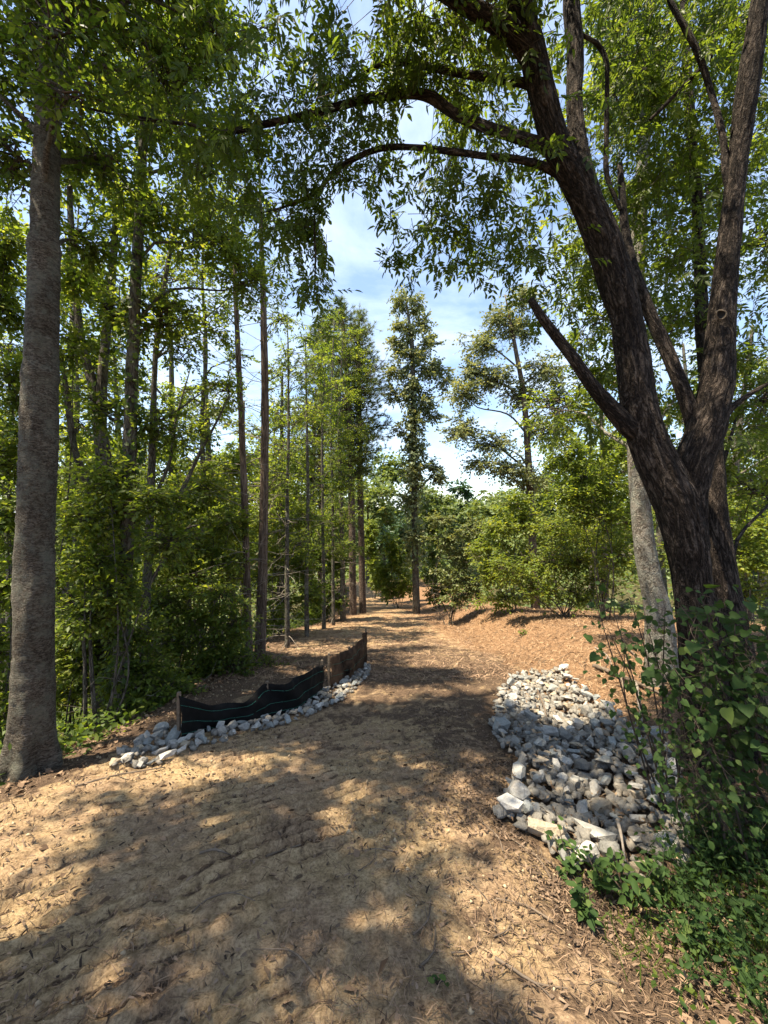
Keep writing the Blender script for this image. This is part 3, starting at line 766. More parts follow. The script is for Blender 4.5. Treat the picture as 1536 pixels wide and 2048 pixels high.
# ---- tree behind the leaning one, and the pale trunk
rb_ = np.random.default_rng(5)
tb = [P(1505, 1560, 3.3), P(1495, 1480, 3.3), P(1470, 1320, 3.35), P(1450, 1190, 3.4), P(1434, 1080, 3.45), P(1428, 985, 3.5), P(1425, 900, 3.6), P(1416, 800, 3.8), P(1404, 650, 4.0), P(1400, 520, 4.2), P(1393, 400, 4.2), P(1382, 250, 4.2), P(1370, 60, 4.2), P(1360, -200, 4.2)]
make_tree('dark_tree', 'straight dark trunk with a sunlit patch, standing just behind the leaning forked tree', 'tree', tb, [px2m(w, 3.5) * .8 for w in (120, 100, 80, 68, 58, 50, 46, 38, 32, 30, 28, 26, 20, 14)], 'bark_main',
          [blob(1480, 60, 4.6, 130, 120), blob(1300, 180, 4.8, 120, 110), blob(1450, 360, 4.8, 120, 100), blob(1530, 480, 4.6, 90, 110), blob(1350, 520, 5, 100, 90), blob(1510, 980, 4.6, 70, 60), blob(1530, 800, 4.5, 70, 80), blob(1250, 20, 5, 110, 90)],
          'leaf_dark', 11, nsub=26, ntw=7, tl=.28, K=7, L=.075, Wd=.036, limb_r=.022)
tcx = [P(1325, 1290, 4.9), P(1318, 1240, 4.9), P(1303, 1170, 4.9), P(1288, 1080, 4.9), P(1278, 970, 4.9), P(1272, 850, 4.9), P(1268, 700, 4.9), P(1275, 500, 4.9), P(1290, 250, 4.9), P(1300, -50, 4.9)]
make_tree('pale_tree', 'pale grey smooth trunk lit on its left side behind the forked tree', 'tree', tcx, [px2m(w, 4.9) * .85 for w in (74, 58, 48, 44, 42, 40, 36, 32, 26, 16)], 'bark_pale',
          [blob(1200, 480, 5.4, 120, 100), blob(1330, 360, 5.6, 120, 100), blob(1180, 640, 5.6, 90, 80), blob(1330, 660, 5.6, 100, 90), blob(1230, 180, 5.4, 130, 110), blob(1120, 820, 6, 80, 60), blob(1200, 760, 5.8, 80, 70), blob(1400, 800, 5.6, 80, 80)],
          'leaf_mid', 12, nsub=24, ntw=7, tl=.3, K=7, L=.085, Wd=.042, limb_r=.03)

# ---- big left trunk
YL = 3.3
lb = [P(62, 1600, YL), P(62, 1535, YL), P(64, 1480, YL), P(66, 1400, YL), P(68, 1200, YL), P(75, 1000, YL), P(80, 800, YL), P(86, 600, YL), P(90, 400, YL), P(97, 250, YL), P(101, 100, YL), P(106, -100, YL), P(112, -400, YL)]
def flare(bx, by, bz, R, th):
    return .012 * fbm(bx * 9, by * 9, bz * 2.2, 3) + .005 * fbm(bx * 14, by * 14, bz * 40, 3) + np.exp(-np.clip(bz - .35, 0, 9) * 6.0) * (.025 + .035 * (np.sin(th * 5 + 1.0) + .5 * np.sin(th * 3))) + .014 * np.exp(-((bz - 3.55) / .07) ** 2) + .012 * np.exp(-((bz - 4.6) / .05) ** 2)
ltree, lC, lR = make_tree('maple_tree', 'tall thick grey trunk with lichen standing at the far left edge of the trail', 'tree', lb, [px2m(w, YL) * .77 for w in (112, 102, 95, 91, 84, 80, 74, 68, 60, 52, 48, 44, 32)], 'bark_left',
    [blob(90, 120, 3.6, 130, 110), blob(240, 60, 3.7, 120, 110), blob(30, 320, 3.4, 90, 110), blob(200, 330, 3.9, 110, 100), blob(330, 150, 3.9, 110, 100), blob(-60, 150, 3.2, 110, 130), blob(60, -60, 3.2, 200, 120), blob(320, -60, 3.6, 200, 110),
     blob(160, 480, 4.1, 70, 70), blob(420, 60, 4.0, 110, 90), blob(100, 70, 2.95, 80, 60), blob(140, 190, 2.95, 60, 50)],
    'leaf_dark', 21, nsub=24, ntw=7, tl=.26, K=7, L=.07, Wd=.036, sides=48, step=.03, disp=.004, dispf=flare, limb_r=.03, sinkbase=.4)
def ivy(root, C, R, n, z0, z1, rng, L=.07, spread=.06, leaf='leaf_dark', tmpl=LOBED, name='ivy'):
    sel = np.where((C[:, 2] > z0) & (C[:, 2] < z1))[0]
    k = rng.choice(sel, n); th = rng.uniform(0, 2 * np.pi, n)
    out = np.stack([np.cos(th), np.sin(th), np.zeros(n)], -1)
    Pp = C[k] + out * (R[k] + rng.random(n) * spread)[:, None]; Pp[:, 2] += rng.uniform(-.1, .1, n)
    D = nrm(out * .5 + np.array([0, 0, -.8]) + rng.normal(size=(n, 3)) * .45); N = nrm(out + np.array([0, 0, .6]) + rng.normal(size=(n, 3)) * .3)
    s = rng.uniform(.6, 1.2, n)
    V, F, va = leaves(Pp, D, N, L * s, L * .85 * s, tmpl, rng)
    return part(name, V, F, M[leaf], root, {'var': va}, False, 'stuff')

def mid_tree(name, label, pts, Y, ws, bark, blobs, leaf, seed, **kw):
    Ys = Y if isinstance(Y, (list, tuple)) else [Y] * len(pts)
    return make_tree(name, label, 'tree', [P(p[0], p[1], y) for p, y in zip(pts, Ys)], [px2m(w, y) * offax(P(p[0], p[1], y)) for w, y, p in zip(ws, Ys, pts)], bark, blobs, leaf, seed, **kw)
G_LEFT = None
e, eC, eR = mid_tree('ivy_clad_tree', 'slim dark trunk thick with climbing leaves, nearest right of the big grey trunk', [(240, 1440), (243, 1300), (250, 1150), (257, 1000), (262, 800), (270, 600), (280, 400), (290, 200), (300, -50)], 5.0, [42, 36, 32, 30, 27, 24, 20, 16, 8], 'bark_grey',
    [blob(300, 420, 5.2, 110, 80), blob(230, 620, 5.2, 80, 70), blob(330, 640, 5.3, 80, 70), blob(300, 240, 5.2, 120, 100), blob(200, 820, 5.2, 60, 60), blob(310, 850, 5.3, 60, 60), blob(420, 480, 5.3, 100, 80), blob(450, 300, 5.3, 110, 90), blob(360, 60, 5.0, 130, 100), blob(240, 1020, 5.0, 60, 50), blob(500, 560, 5.6, 80, 60)],
    'leaf_mid', 31, nsub=27, ntw=7, tl=.28, K=7, L=.075, Wd=.045, limb_r=.022)
ivy(e, eC, eR, 1500, -1.5, 7.5, np.random.default_rng(311), .075, .12)
mid_tree('grey_tree', 'grey trunk forking at mid height among the left woods', [(208, 1440), (212, 1250), (213, 1100), (210, 950), (200, 860), (188, 780), (165, 690), (150, 580), (140, 400), (135, 150)], 6.2, [46, 40, 36, 34, 30, 23, 18, 16, 13, 7], 'bark_grey',
    [blob(150, 560, 6.4, 100, 80), blob(210, 720, 6.6, 70, 60), blob(140, 350, 6.2, 110, 100), blob(240, 480, 6.5, 90, 80), blob(160, 850, 6.5, 50, 50), blob(250, 180, 6.2, 130, 110)],
    'leaf_mid', 32, nsub=22, ntw=7, tl=.3, K=7, L=.085, Wd=.05, limb_r=.03,
    limbs=[([P(202, 880, 6.2), P(205, 760, 6.2), P(215, 640, 6.25), P(228, 500, 6.3), P(235, 300, 6.3)], [.08, .07, .06, .05, .025]),
           ([P(208, 1040, 6.2), P(180, 980, 6.1), P(150, 900, 6.0), P(135, 800, 5.9), P(120, 690, 5.8)], [.06, .055, .045, .04, .02])])
mid_tree('branching_tree', 'thin dark tree whose long bare branches slant up to the right', [(286, 1400), (290, 1250), (297, 1100), (303, 950), (306, 850), (312, 700), (330, 560), (360, 400), (380, 250)], 6.0, [22, 20, 18, 16, 14, 11, 9, 7, 4], 'bark_grey',
    [blob(400, 860, 6.3, 60, 40), blob(360, 700, 6.3, 70, 50), blob(450, 780, 6.5, 60, 40), blob(340, 560, 6.2, 80, 60), blob(420, 660, 6.3, 60, 40), blob(400, 400, 6.2, 90, 80)],
    'leaf_mid', 33, nsub=14, ntw=6, tl=.28, K=6, L=.08, Wd=.042, limb_r=.018,
    limbs=[([P(292, 1140, 6.0), P(320, 1060, 6.05), P(362, 985, 6.1), P(400, 905, 6.2), P(430, 850, 6.25), P(460, 790, 6.3)], [.045, .04, .033, .027, .018, .008]),
           ([P(296, 1080, 6.0), P(310, 1000, 6.0), P(340, 920, 6.0), P(352, 840, 6.0), P(380, 740, 6.0)], [.035, .03, .025, .018, .008]),
           ([P(290, 1180, 6.0), P(330, 1120, 6.1), P(370, 1060, 6.2), P(400, 1050, 6.3)], [.035, .028, .02, .01])])
mid_tree('bent_sapling', 'thin bent sapling leaning left behind the big grey trunk', [(172, 1470), (170, 1380), (168, 1290), (160, 1230), (145, 1195), (128, 1180), (105, 1170)], 4.8, [9, 8.5, 8, 7, 6, 5, 3], 'bark_grey',
    [blob(120, 1150, 4.8, 40, 28), blob(150, 1210, 4.9, 40, 30)], 'leaf_mid', 34, nsub=9, ntw=5, tl=.22, K=6, L=.08, Wd=.05, sides=8, limb_r=.008)
mid_tree('slim_hardwood', 'slim hardwood with airy foliage filling the gap left of the cedar pair', [(400, 1330), (402, 1150), (408, 1000), (404, 850), (412, 700), (405, 560), (410, 380)], 9.0, [15, 13, 11, 10, 8, 6, 3], 'bark_grey',
    [blob(360, 640, 9, 60, 44), blob(450, 610, 9, 60, 40), blob(400, 540, 9, 66, 48), blob(340, 520, 9.2, 60, 44), blob(460, 500, 9, 60, 44), blob(440, 820, 9, 50, 32), blob(370, 780, 9, 54, 36), blob(460, 720, 9.2, 40, 28), blob(350, 900, 9, 46, 32), blob(430, 930, 9, 50, 30), blob(400, 420, 9, 70, 54), blob(500, 420, 9, 60, 50)],
    'leaf_mid', 35, nsub=13, ntw=6, tl=.32, K=7, L=.095, Wd=.05, limb_r=.022, sides=8)
mid_tree('slim_hardwood', 'slim hardwood with airy foliage between the big grey trunk and the ivy-wrapped trunk', [(150, 1420), (152, 1200), (150, 1000), (155, 800), (150, 600), (158, 400)], 8.4, [15, 13, 11, 9, 7, 3], 'bark_grey',
    [blob(140, 980, 8.4, 50, 40), blob(170, 880, 8.4, 50, 40), blob(120, 780, 8.4, 50, 44), blob(180, 700, 8.4, 54, 44), blob(135, 620, 8.4, 54, 44), blob(180, 560, 8.4, 60, 50), blob(20, 700, 8.2, 60, 50), blob(15, 560, 8.2, 60, 60), blob(10, 820, 8.2, 60, 50)],
    'leaf_mid', 36, nsub=20, ntw=6, tl=.32, K=7, L=.09, Wd=.05, limb_r=.022, sides=8)
# cedars
def dead_branches(root, C, R, z0, z1, n, ln, rng, mat='dead_twig', up=.25):
    sel = np.where((C[:, 2] > z0) & (C[:, 2] < z1))[0]
    if not len(sel): sel = np.arange(len(C))
    A = []; B = []; ra = []; rb2 = []
    for i in range(n):
        k = rng.choice(sel); a = rng.uniform(0, 2 * np.pi); d = np.array([math.cos(a), math.sin(a), rng.uniform(-.25, up + .3)])
        p = C[k]; l = ln * rng.uniform(.4, 1.2); r = .009
        for s in range(4):
            q = p + nrm(d) * l / 4; A.append(p); B.append(q); ra.append(r); r *= .72; rb2.append(r)
            if s >= 1:
                e2 = nrm(d + rng.normal(size=3) * .7); A.append(q); B.append(q + e2 * l * .3); ra.append(r * .7); rb2.append(r * .25)
            p = q; d = d + rng.normal(size=3) * .16 + np.array([0, 0, .03])
    V, F = prisms(np.array(A), np.array(B), np.array(ra), np.array(rb2))
    part('dead_branches', V, F, M[mat], root, None, False, 'stuff')
cd, cC, cR = mid_tree('cedar_tree', 'slim reddish-brown cedar trunk with bare dead side branches, left one of the pair', [(502, 1345), (498, 1310), (495, 1200), (489, 1000), (483, 850), (476, 700), (468, 500), (460, 300)], 7.2, [26, 17, 15, 14, 13, 11, 8, 3], 'bark_cedar',
    [blob(440, 620, 7.2, 60, 50), blob(500, 560, 7.3, 60, 60), blob(450, 480, 7.2, 70, 60), blob(480, 380, 7.2, 70, 70)], 'leaf_dark', 41, nsub=6, ntw=7, tl=.22, K=8, L=.05, Wd=.02, limb_r=.014, droop=.05)
dead_branches(cd, cC, cR, -1.2, 5.0, 70, 1.1, np.random.default_rng(411))
cd2, cC2, cR2 = mid_tree('cedar_tree', 'dark brown cedar trunk with bare dead side branches, right one of the pair', [(516, 1340), (520, 1300), (525, 1150), (528, 1000), (530, 800), (527, 620), (522, 450), (518, 300)], 7.5, [36, 24, 20, 18, 16, 13, 9, 3], 'bark_cedar',
    [blob(560, 640, 7.5, 60, 60), blob(575, 740, 7.6, 50, 60), blob(540, 540, 7.5, 60, 60), blob(580, 850, 7.8, 45, 60), blob(545, 440, 7.5, 60, 60), blob(560, 950, 7.8, 40, 50)], 'leaf_dark', 42, nsub=6, ntw=7, tl=.22, K=8, L=.05, Wd=.02, limb_r=.014, droop=.05)
dead_branches(cd2, cC2, cR2, -1.2, 5.5, 80, 1.2, np.random.default_rng(421))
# thin trees lining the left side of the trail
thin = [(575, 1290, 8.8, 9, 'first'), (614, 1272, 10.2, 8, 'second'), (648, 1258, 11.6, 7, 'third'), (667, 1252, 12.6, 6, 'fourth'), (686, 1244, 13.8, 10, 'fifth')]
for i, (bx_, by_, Y, w, nm) in enumerate(thin):
    r = np.random.default_rng(500 + i); s = Y / FPX
    top = 640 + 40 * (i % 3)
    t_, c_, r_ = mid_tree('slender_tree', nm + ' thin straight trunk from the cedar pair along the left trail edge', [(bx_, by_ + 20), (bx_ - 1, 1150), (bx_ + r.uniform(-4, 2), 1000), (bx_ + r.uniform(-8, 4), 850), (bx_ + r.uniform(-10, 6), top)], Y, [w * 1.3, w, w * .85, w * .65, 2], 'bark_grey',
        [blob(bx_ + r.uniform(-45, 35), y_, Y + r.uniform(-.4, .6), r.uniform(35, 55), r.uniform(28, 42)) for y_ in np.linspace(top, 1090, 8)], ('leaf_mid', 'leaf_dark')[i % 2], 510 + i,
        nsub=(6 if i < 2 else 11), ntw=7, tl=.3, K=7, L=.085, Wd=.042, sides=8, limb_r=.016)
    dead_branches(t_, c_, r_, -2.2, 1.5, 15, .8, r)
# ---- tall pines beside the trail
def pine(label, pts, Y, ws, crown, seed, group='tall pines beside the trail', tuft=.17, mat='needle', nt_=19, wscale=1.25, name='pine_tree'):
    """crown: list of (py, half width px) from top to bottom"""
    r = np.random.default_rng(seed)
    Ys = [Y] * len(pts)
    root, C, R = make_tree(name, label, 'tree', [P(p[0], p[1], Y) for p in pts], [px2m(w, Y) for w in ws], 'bark_pine', None, None, seed, group=group, sides=10, step=.3)
    s = Y / FPX
    tp = []; A = []; B = []; ra = []; rb2 = []
    cy = np.array([c[0] for c in crown], float); cw = np.array([c[1] for c in crown], float)
    py = cy[0]
    Cz = C[:, 2]
    o = np.argsort(Cz)
    while py < cy[-1]:
        wd = np.interp(py, cy, cw) * s
        z = EYE + (CY - py) * s
        cx_ = np.interp(z, Cz[o], C[o, 0])
        for b in range(r.integers(3, 6)):
            a = r.uniform(0, 2 * np.pi); l = wd * r.uniform(.45, 1.15)
            d = np.array([math.cos(a), math.sin(a), r.uniform(.05, .45)])
            p = np.array([cx_, Y, z]); q = p + d * l * .6; e2 = q + np.array([d[0] * .4, d[1] * .4, r.uniform(-.05, .3)]) * l
            A += [p, q]; B += [q, e2]; ra += [.028, .018]; rb2 += [.018, .008]
            for k in range(int(5 + 9 * l)):
                t = r.uniform(.3, 1.0); c = (p + (q - p) * t / .6) if t < .6 else q + (e2 - q) * (t - .6) / .4
                off = r.normal(size=3) * np.array([.22, .22, .14]) * (0.5 + l * .35)
                tt = c + off; A.append(c); B.append(tt); ra.append(.007); rb2.append(.005); tp.append((tt, nrm(off + d * .3 + np.array([0, 0, .25]))))
        py += r.uniform(6, 13) * 16.0 / Y
    TP = np.array([t[0] for t in tp]); TD = np.array([t[1] for t in tp])
    k = np.repeat(np.arange(len(TP)), nt_); n = len(k)
    D = nrm(TD[k] * .7 + nrm(r.normal(size=(n, 3))) * .95); N = nrm(r.normal(size=(n, 3)))
    V, F, va = leaves(TP[k] - TD[k] * (r.random(n) * .1)[:, None], D, N, tuft * r.uniform(.7, 1.15, n), .011 * wscale, NEEDLE, r)
    va = np.repeat(np.clip(r.random(len(TP))[k] * .7 + r.random(n) * .3, 0, 1), 3)
    part('crown', V, F, M[mat], root, {'var': va}, False, 'stuff')
    V, F = prisms(np.array(A), np.array(B), np.array(ra), np.array(rb2))
    part('branches', V, F, M['bark_pine'], root, {'bark': V}, False, 'stuff')
    return root, C, R
p1 = pine('tall pine beside the trail, left trunk of the close pair', [(706, 1250), (705, 1150), (703, 1000), (697, 800), (685, 650), (680, 600)], 16, [16, 14, 13, 11, 7, 2], [(608, 12), (650, 45), (720, 75), (800, 85), (870, 75), (930, 50), (960, 22)], 61)
p2 = pine('tall pine beside the trail, right trunk of the close pair', [(726, 1248), (724, 1150), (721, 1000), (718, 800), (718, 690), (718, 640)], 16.6, [15, 13, 12, 10, 6, 2], [(630, 10), (680, 35), (760, 55), (840, 70), (890, 62), (925, 45), (960, 20)], 62)
p3 = pine('pine rising behind the thin trunks left of the close pair', [(640, 1250), (642, 1000), (640, 800), (645, 660)], 19, [11, 10, 8, 3], [(650, 12), (700, 45), (780, 60), (860, 62), (940, 55), (1000, 30)], 63)

# ---- ivy-clad tree right of the trail
j, jC, jR = mid_tree('ivy_covered_tree', 'tall narrow tree wrapped in pale ivy standing alone at the end of the mound', [(833, 1235), (832, 1180), (829, 1050), (827, 900), (826, 780), (824, 690), (812, 600)], 16.2, [17, 14, 12, 12, 11, 9, 3], 'bark_grey',
    [blob(803, 605, 16.2, 21, 24), blob(837, 610, 16.3, 11, 22), blob(813, 660, 16.2, 27, 27), blob(830, 715, 16.2, 32, 26), blob(858, 745, 16.3, 26, 20), blob(794, 740, 16.2, 22, 26), blob(821, 785, 16.2, 27, 24), blob(876, 740, 16.4, 21, 17),
     blob(848, 800, 16.2, 18, 22), blob(830, 845, 16.2, 21, 22), blob(822, 895, 16.2, 18, 19), blob(852, 935, 16.2, 27, 15), blob(879, 950, 16.2, 16, 19), blob(826, 950, 16.2, 18, 20), blob(816, 1000, 16.1, 14, 15), blob(831, 1070, 16.0, 18, 22), blob(789, 790, 16.3, 19, 15), blob(864, 830, 16.3, 18, 15), blob(803, 860, 16.1, 14, 14), blob(857, 690, 16.2, 18, 19), blob(848, 650, 16.2, 14, 19), blob(840, 900, 16.1, 16, 15), blob(893, 770, 16.3, 14, 12), blob(798, 690, 16.4, 21, 22)],
    'leaf_ivy', 71, nsub=15, ntw=6, tl=.36, K=7, L=.13, Wd=.085, tmpl=LEAF2, limb_r=.03, sides=10, step=.25, jit=1.3)
ivy(j, jC, jR, 1500, -.6, 7.2, np.random.default_rng(711), .16, .4, 'leaf_ivy', LEAF2)
# ---- light sweetgum-like tree behind the shrubs on the right
mid_tree('sparse_tree', 'sparse tree with brownish-green leaves between the ivy-covered tree and the leaning tree', [(1072, 1235), (1066, 1100), (1060, 980), (1053, 860), (1046, 780), (1035, 720), (1020, 640), (1010, 590)], 13, [20, 17, 15, 13, 11, 9, 6, 2], 'bark_cedar',
    [blob(1000, 640, 13, 40, 34), blob(965, 690, 13, 44, 34), blob(1040, 660, 13.2, 44, 34), blob(1090, 740, 13, 48, 36), blob(985, 760, 13, 50, 36), blob(930, 790, 12.8, 44, 34), blob(1120, 800, 13, 40, 32), blob(1040, 790, 13.3, 44, 32), blob(925, 860, 12.7, 46, 34),
     blob(985, 890, 12.8, 46, 30), blob(1090, 860, 13, 44, 30), blob(1020, 940, 12.8, 50, 30), blob(950, 740, 13, 36, 28), blob(1060, 960, 13, 40, 26), blob(1050, 600, 13, 34, 26), blob(960, 930, 12.6, 36, 22)],
    'leaf_ivy', 72, nsub=34, ntw=6, tl=.36, K=6, L=.115, Wd=.065, limb_r=.035, sides=10, step=.25, jit=1.1, limbs_bark='bark_grey')

# ---- shrubs and saplings
def shrub(name, label, base, blobs, leaf, seed, group=None, nst=4, L=.08, Wd=.045, nsub=18, ntw=6, K=7, tl=.28, cat='shrub', r0=.014, tmpl=LEAF2, droop=.15, jit=.5, bare=0):
    r = np.random.default_rng(seed); base = np.array([base[0], base[1], Hs(base[0], base[1])])
    root = thing(name, base, label, cat, group)
    for i in range(nst):
        c = blobs[i % len(blobs)][0]
        a = base + np.array([r.normal() * .08, r.normal() * .08, -.08])
        m = a + (c - a) * .5 + r.normal(size=3) * .06 * np.linalg.norm(c - a) + np.array([0, 0, .12 * np.linalg.norm((c - a)[:2])])
        tube_part('stem', [a, m, c], [r0 * r.uniform(.8, 1.3), r0 * .75, r0 * .35], M['bark_grey'], root, 6, .15, None, seed)
    if bare:
        C, _ = smooth_path([base, np.mean([b[0] for b in blobs], axis=0)], [1, 1], .08)
        dead_branches(root, C, None, base[2] + .1, C[-1][2], bare, .9, r)
    lv, tw = foliage(r, blobs, nsub, ntw, tl, K, L, Wd, tmpl, droop, jit, subr=.006, twr=.0025)
    part('twigs', tw[0], tw[1], M['twig'], root, None, False, 'stuff')
    part('foliage', lv[0], lv[1], M[leaf], root, {'var': lv[2]}, False, 'stuff')
    return root
def shrub_px(name, label, bpx, Y, bl, leaf, seed, **kw):
    return shrub(name, label, ((bpx - CX) / FPX * Y, Y), [blob(*(b if len(b) == 5 else (b[0], b[1], Y, b[2], b[3]))) for b in bl], leaf, seed, **kw)
# right, behind the mound
shrub_px('shrub', 'bright yellow-green shrub at the mound top left of the pale trunk', 1130, 9.5, [(1090, 1130, 60, 45), (1160, 1120, 60, 50), (1040, 1150, 50, 38), (1200, 1160, 46, 40), (1120, 1060, 60, 40), (1190, 1070, 45, 45), (1080, 1190, 60, 26), (1160, 1195, 60, 26), (1005, 1130, 36, 36)], 'leaf_bright', 81, nst=9, nsub=26, L=.085, Wd=.045, bare=4)
shrub_px('shrub', 'tall bright green shrub between the sparse tree and the pale trunk', 1210, 8.5, [(1170, 950, 60, 50), (1220, 980, 55, 55), (1130, 900, 50, 40), (1200, 1040, 55, 45), (1235, 1110, 40, 50), (1150, 1000, 60, 40), (1240, 910, 40, 50)], 'leaf_mid', 82, nst=7, nsub=26, L=.09, Wd=.05)
shrub_px('shrub', 'yellowish shrub in front of the sparse tree trunk', 1030, 11, [(1000, 1060, 50, 36), (1050, 1050, 50, 34), (970, 1100, 40, 40), (1030, 1010, 46, 26), (1040, 1130, 40, 40), (985, 1150, 40, 40), (1000, 1200, 50, 20)], 'leaf_bright', 83, nst=7, nsub=24, L=.1, Wd=.055, bare=4)
shrub_px('shrub', 'tangled grey-green shrub with bare vines right of the ivy-covered tree', 900, 12.5, [(890, 1080, 36, 32), (930, 1110, 36, 40), (905, 1150, 40, 36), (950, 1165, 36, 40), (880, 1040, 30, 22), (940, 1060, 30, 26), (915, 1195, 44, 20)], 'leaf_pale', 84, nst=9, nsub=22, L=.1, Wd=.06, bare=16)
shrub_px('shrub', 'dark green bush at the foot of the ivy-covered tree', 875, 18, [(868, 1150, 26, 36), (890, 1170, 24, 32), (872, 1190, 26, 18), (860, 1110, 24, 26)], 'leaf_dark', 85, nst=5, nsub=26, L=.13, Wd=.075)
shrub_px('shrub', 'bright fresh green bush where the trail bends out of sight', 795, 20, [(770, 1150, 24, 36), (795, 1120, 24, 40), (780, 1180, 24, 22), (810, 1165, 22, 36), (785, 1085, 20, 24)], 'leaf_bright', 86, nst=6, nsub=32, L=.16, Wd=.09)
shrub_px('shrub', 'blue-green bush beyond the trail bend behind the fresh green one', 800, 24, [(775, 1080, 22, 36), (805, 1060, 20, 36), (815, 1110, 20, 34), (790, 1130, 20, 30)], 'leaf_blue', 87, nst=5, nsub=32, L=.18, Wd=.1)
shrub_px('shrub', 'yellow-green bush glimpsed between the close pine pair and the trail bend', 748, 27, [(748, 1130, 16, 40), (740, 1090, 14, 30), (755, 1165, 14, 20), (742, 1060, 12, 24)], 'leaf_bright', 88, nst=4, nsub=32, L=.18, Wd=.1)
# far right, lit clearing
for i, (bx_, Y, bl) in enumerate([
    (1490, 9, [(1490, 1120, 60, 40), (1530, 1060, 50, 60), (1460, 1040, 40, 50), (1500, 1180, 60, 40)]),
    (1500, 13, [(1480, 960, 60, 50), (1530, 900, 50, 60), (1450, 1010, 40, 40), (1520, 1020, 50, 40)]),
    (1390, 11, [(1380, 1120, 36, 50), (1400, 1060, 34, 50), (1370, 1000, 34, 50), (1395, 1190, 40, 36)])]):
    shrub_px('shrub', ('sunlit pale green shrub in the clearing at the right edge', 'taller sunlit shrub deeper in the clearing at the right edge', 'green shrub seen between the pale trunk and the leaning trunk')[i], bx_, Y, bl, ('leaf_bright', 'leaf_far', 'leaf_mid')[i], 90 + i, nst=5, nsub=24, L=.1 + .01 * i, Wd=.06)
# left understory
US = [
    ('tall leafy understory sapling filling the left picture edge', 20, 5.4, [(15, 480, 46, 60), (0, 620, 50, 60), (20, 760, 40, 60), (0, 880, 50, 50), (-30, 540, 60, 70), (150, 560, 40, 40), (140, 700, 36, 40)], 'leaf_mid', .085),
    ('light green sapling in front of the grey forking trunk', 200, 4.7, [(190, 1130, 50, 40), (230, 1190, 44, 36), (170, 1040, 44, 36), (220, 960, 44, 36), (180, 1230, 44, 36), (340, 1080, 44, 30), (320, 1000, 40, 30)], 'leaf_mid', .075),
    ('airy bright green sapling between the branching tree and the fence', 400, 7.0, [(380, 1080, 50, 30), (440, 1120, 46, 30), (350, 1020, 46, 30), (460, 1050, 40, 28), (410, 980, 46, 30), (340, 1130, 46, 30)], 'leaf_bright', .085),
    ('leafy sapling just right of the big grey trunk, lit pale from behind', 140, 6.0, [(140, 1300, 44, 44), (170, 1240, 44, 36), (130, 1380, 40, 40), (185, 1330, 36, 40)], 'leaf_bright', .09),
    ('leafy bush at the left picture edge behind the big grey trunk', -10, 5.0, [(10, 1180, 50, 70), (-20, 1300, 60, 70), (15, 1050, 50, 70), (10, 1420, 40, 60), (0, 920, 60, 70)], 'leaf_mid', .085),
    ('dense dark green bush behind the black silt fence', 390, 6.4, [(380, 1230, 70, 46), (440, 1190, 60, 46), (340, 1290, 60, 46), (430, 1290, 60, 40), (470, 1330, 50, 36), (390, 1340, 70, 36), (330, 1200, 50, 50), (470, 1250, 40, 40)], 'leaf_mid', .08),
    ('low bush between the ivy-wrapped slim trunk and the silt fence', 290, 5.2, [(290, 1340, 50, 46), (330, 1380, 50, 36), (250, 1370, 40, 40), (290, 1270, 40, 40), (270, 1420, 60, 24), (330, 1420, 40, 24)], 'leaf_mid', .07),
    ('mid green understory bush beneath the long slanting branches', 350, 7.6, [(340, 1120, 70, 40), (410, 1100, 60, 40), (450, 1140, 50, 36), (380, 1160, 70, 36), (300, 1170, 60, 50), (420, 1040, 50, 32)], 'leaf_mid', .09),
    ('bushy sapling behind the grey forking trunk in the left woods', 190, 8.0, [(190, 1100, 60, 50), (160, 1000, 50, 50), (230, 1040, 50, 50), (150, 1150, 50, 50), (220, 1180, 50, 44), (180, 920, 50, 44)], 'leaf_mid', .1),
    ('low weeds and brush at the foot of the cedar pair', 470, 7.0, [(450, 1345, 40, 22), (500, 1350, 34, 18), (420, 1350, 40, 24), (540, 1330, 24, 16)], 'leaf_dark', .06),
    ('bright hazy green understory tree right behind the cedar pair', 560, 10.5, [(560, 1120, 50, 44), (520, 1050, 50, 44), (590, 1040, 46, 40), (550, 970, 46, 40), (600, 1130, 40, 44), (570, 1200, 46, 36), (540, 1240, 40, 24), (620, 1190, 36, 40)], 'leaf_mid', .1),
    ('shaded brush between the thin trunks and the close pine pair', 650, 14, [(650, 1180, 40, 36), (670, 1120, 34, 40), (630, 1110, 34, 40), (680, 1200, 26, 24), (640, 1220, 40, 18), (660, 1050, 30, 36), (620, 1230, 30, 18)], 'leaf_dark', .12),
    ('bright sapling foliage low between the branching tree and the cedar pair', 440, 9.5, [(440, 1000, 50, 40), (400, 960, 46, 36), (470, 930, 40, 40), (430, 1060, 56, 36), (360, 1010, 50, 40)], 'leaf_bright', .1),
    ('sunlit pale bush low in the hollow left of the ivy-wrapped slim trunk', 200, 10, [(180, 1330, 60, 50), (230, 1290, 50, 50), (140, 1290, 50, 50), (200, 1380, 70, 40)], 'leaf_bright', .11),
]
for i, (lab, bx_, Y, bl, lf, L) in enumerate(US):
    shrub_px('shrub' if 'sapling' not in lab and 'tree' not in lab else 'sapling', lab, bx_, Y, bl, lf, 120 + i, nst=6, nsub=26, L=L, Wd=L * .55, cat='shrub' if 'sapling' not in lab and 'tree' not in lab else 'sapling', bare=8 if i in (2, 6) else 0)

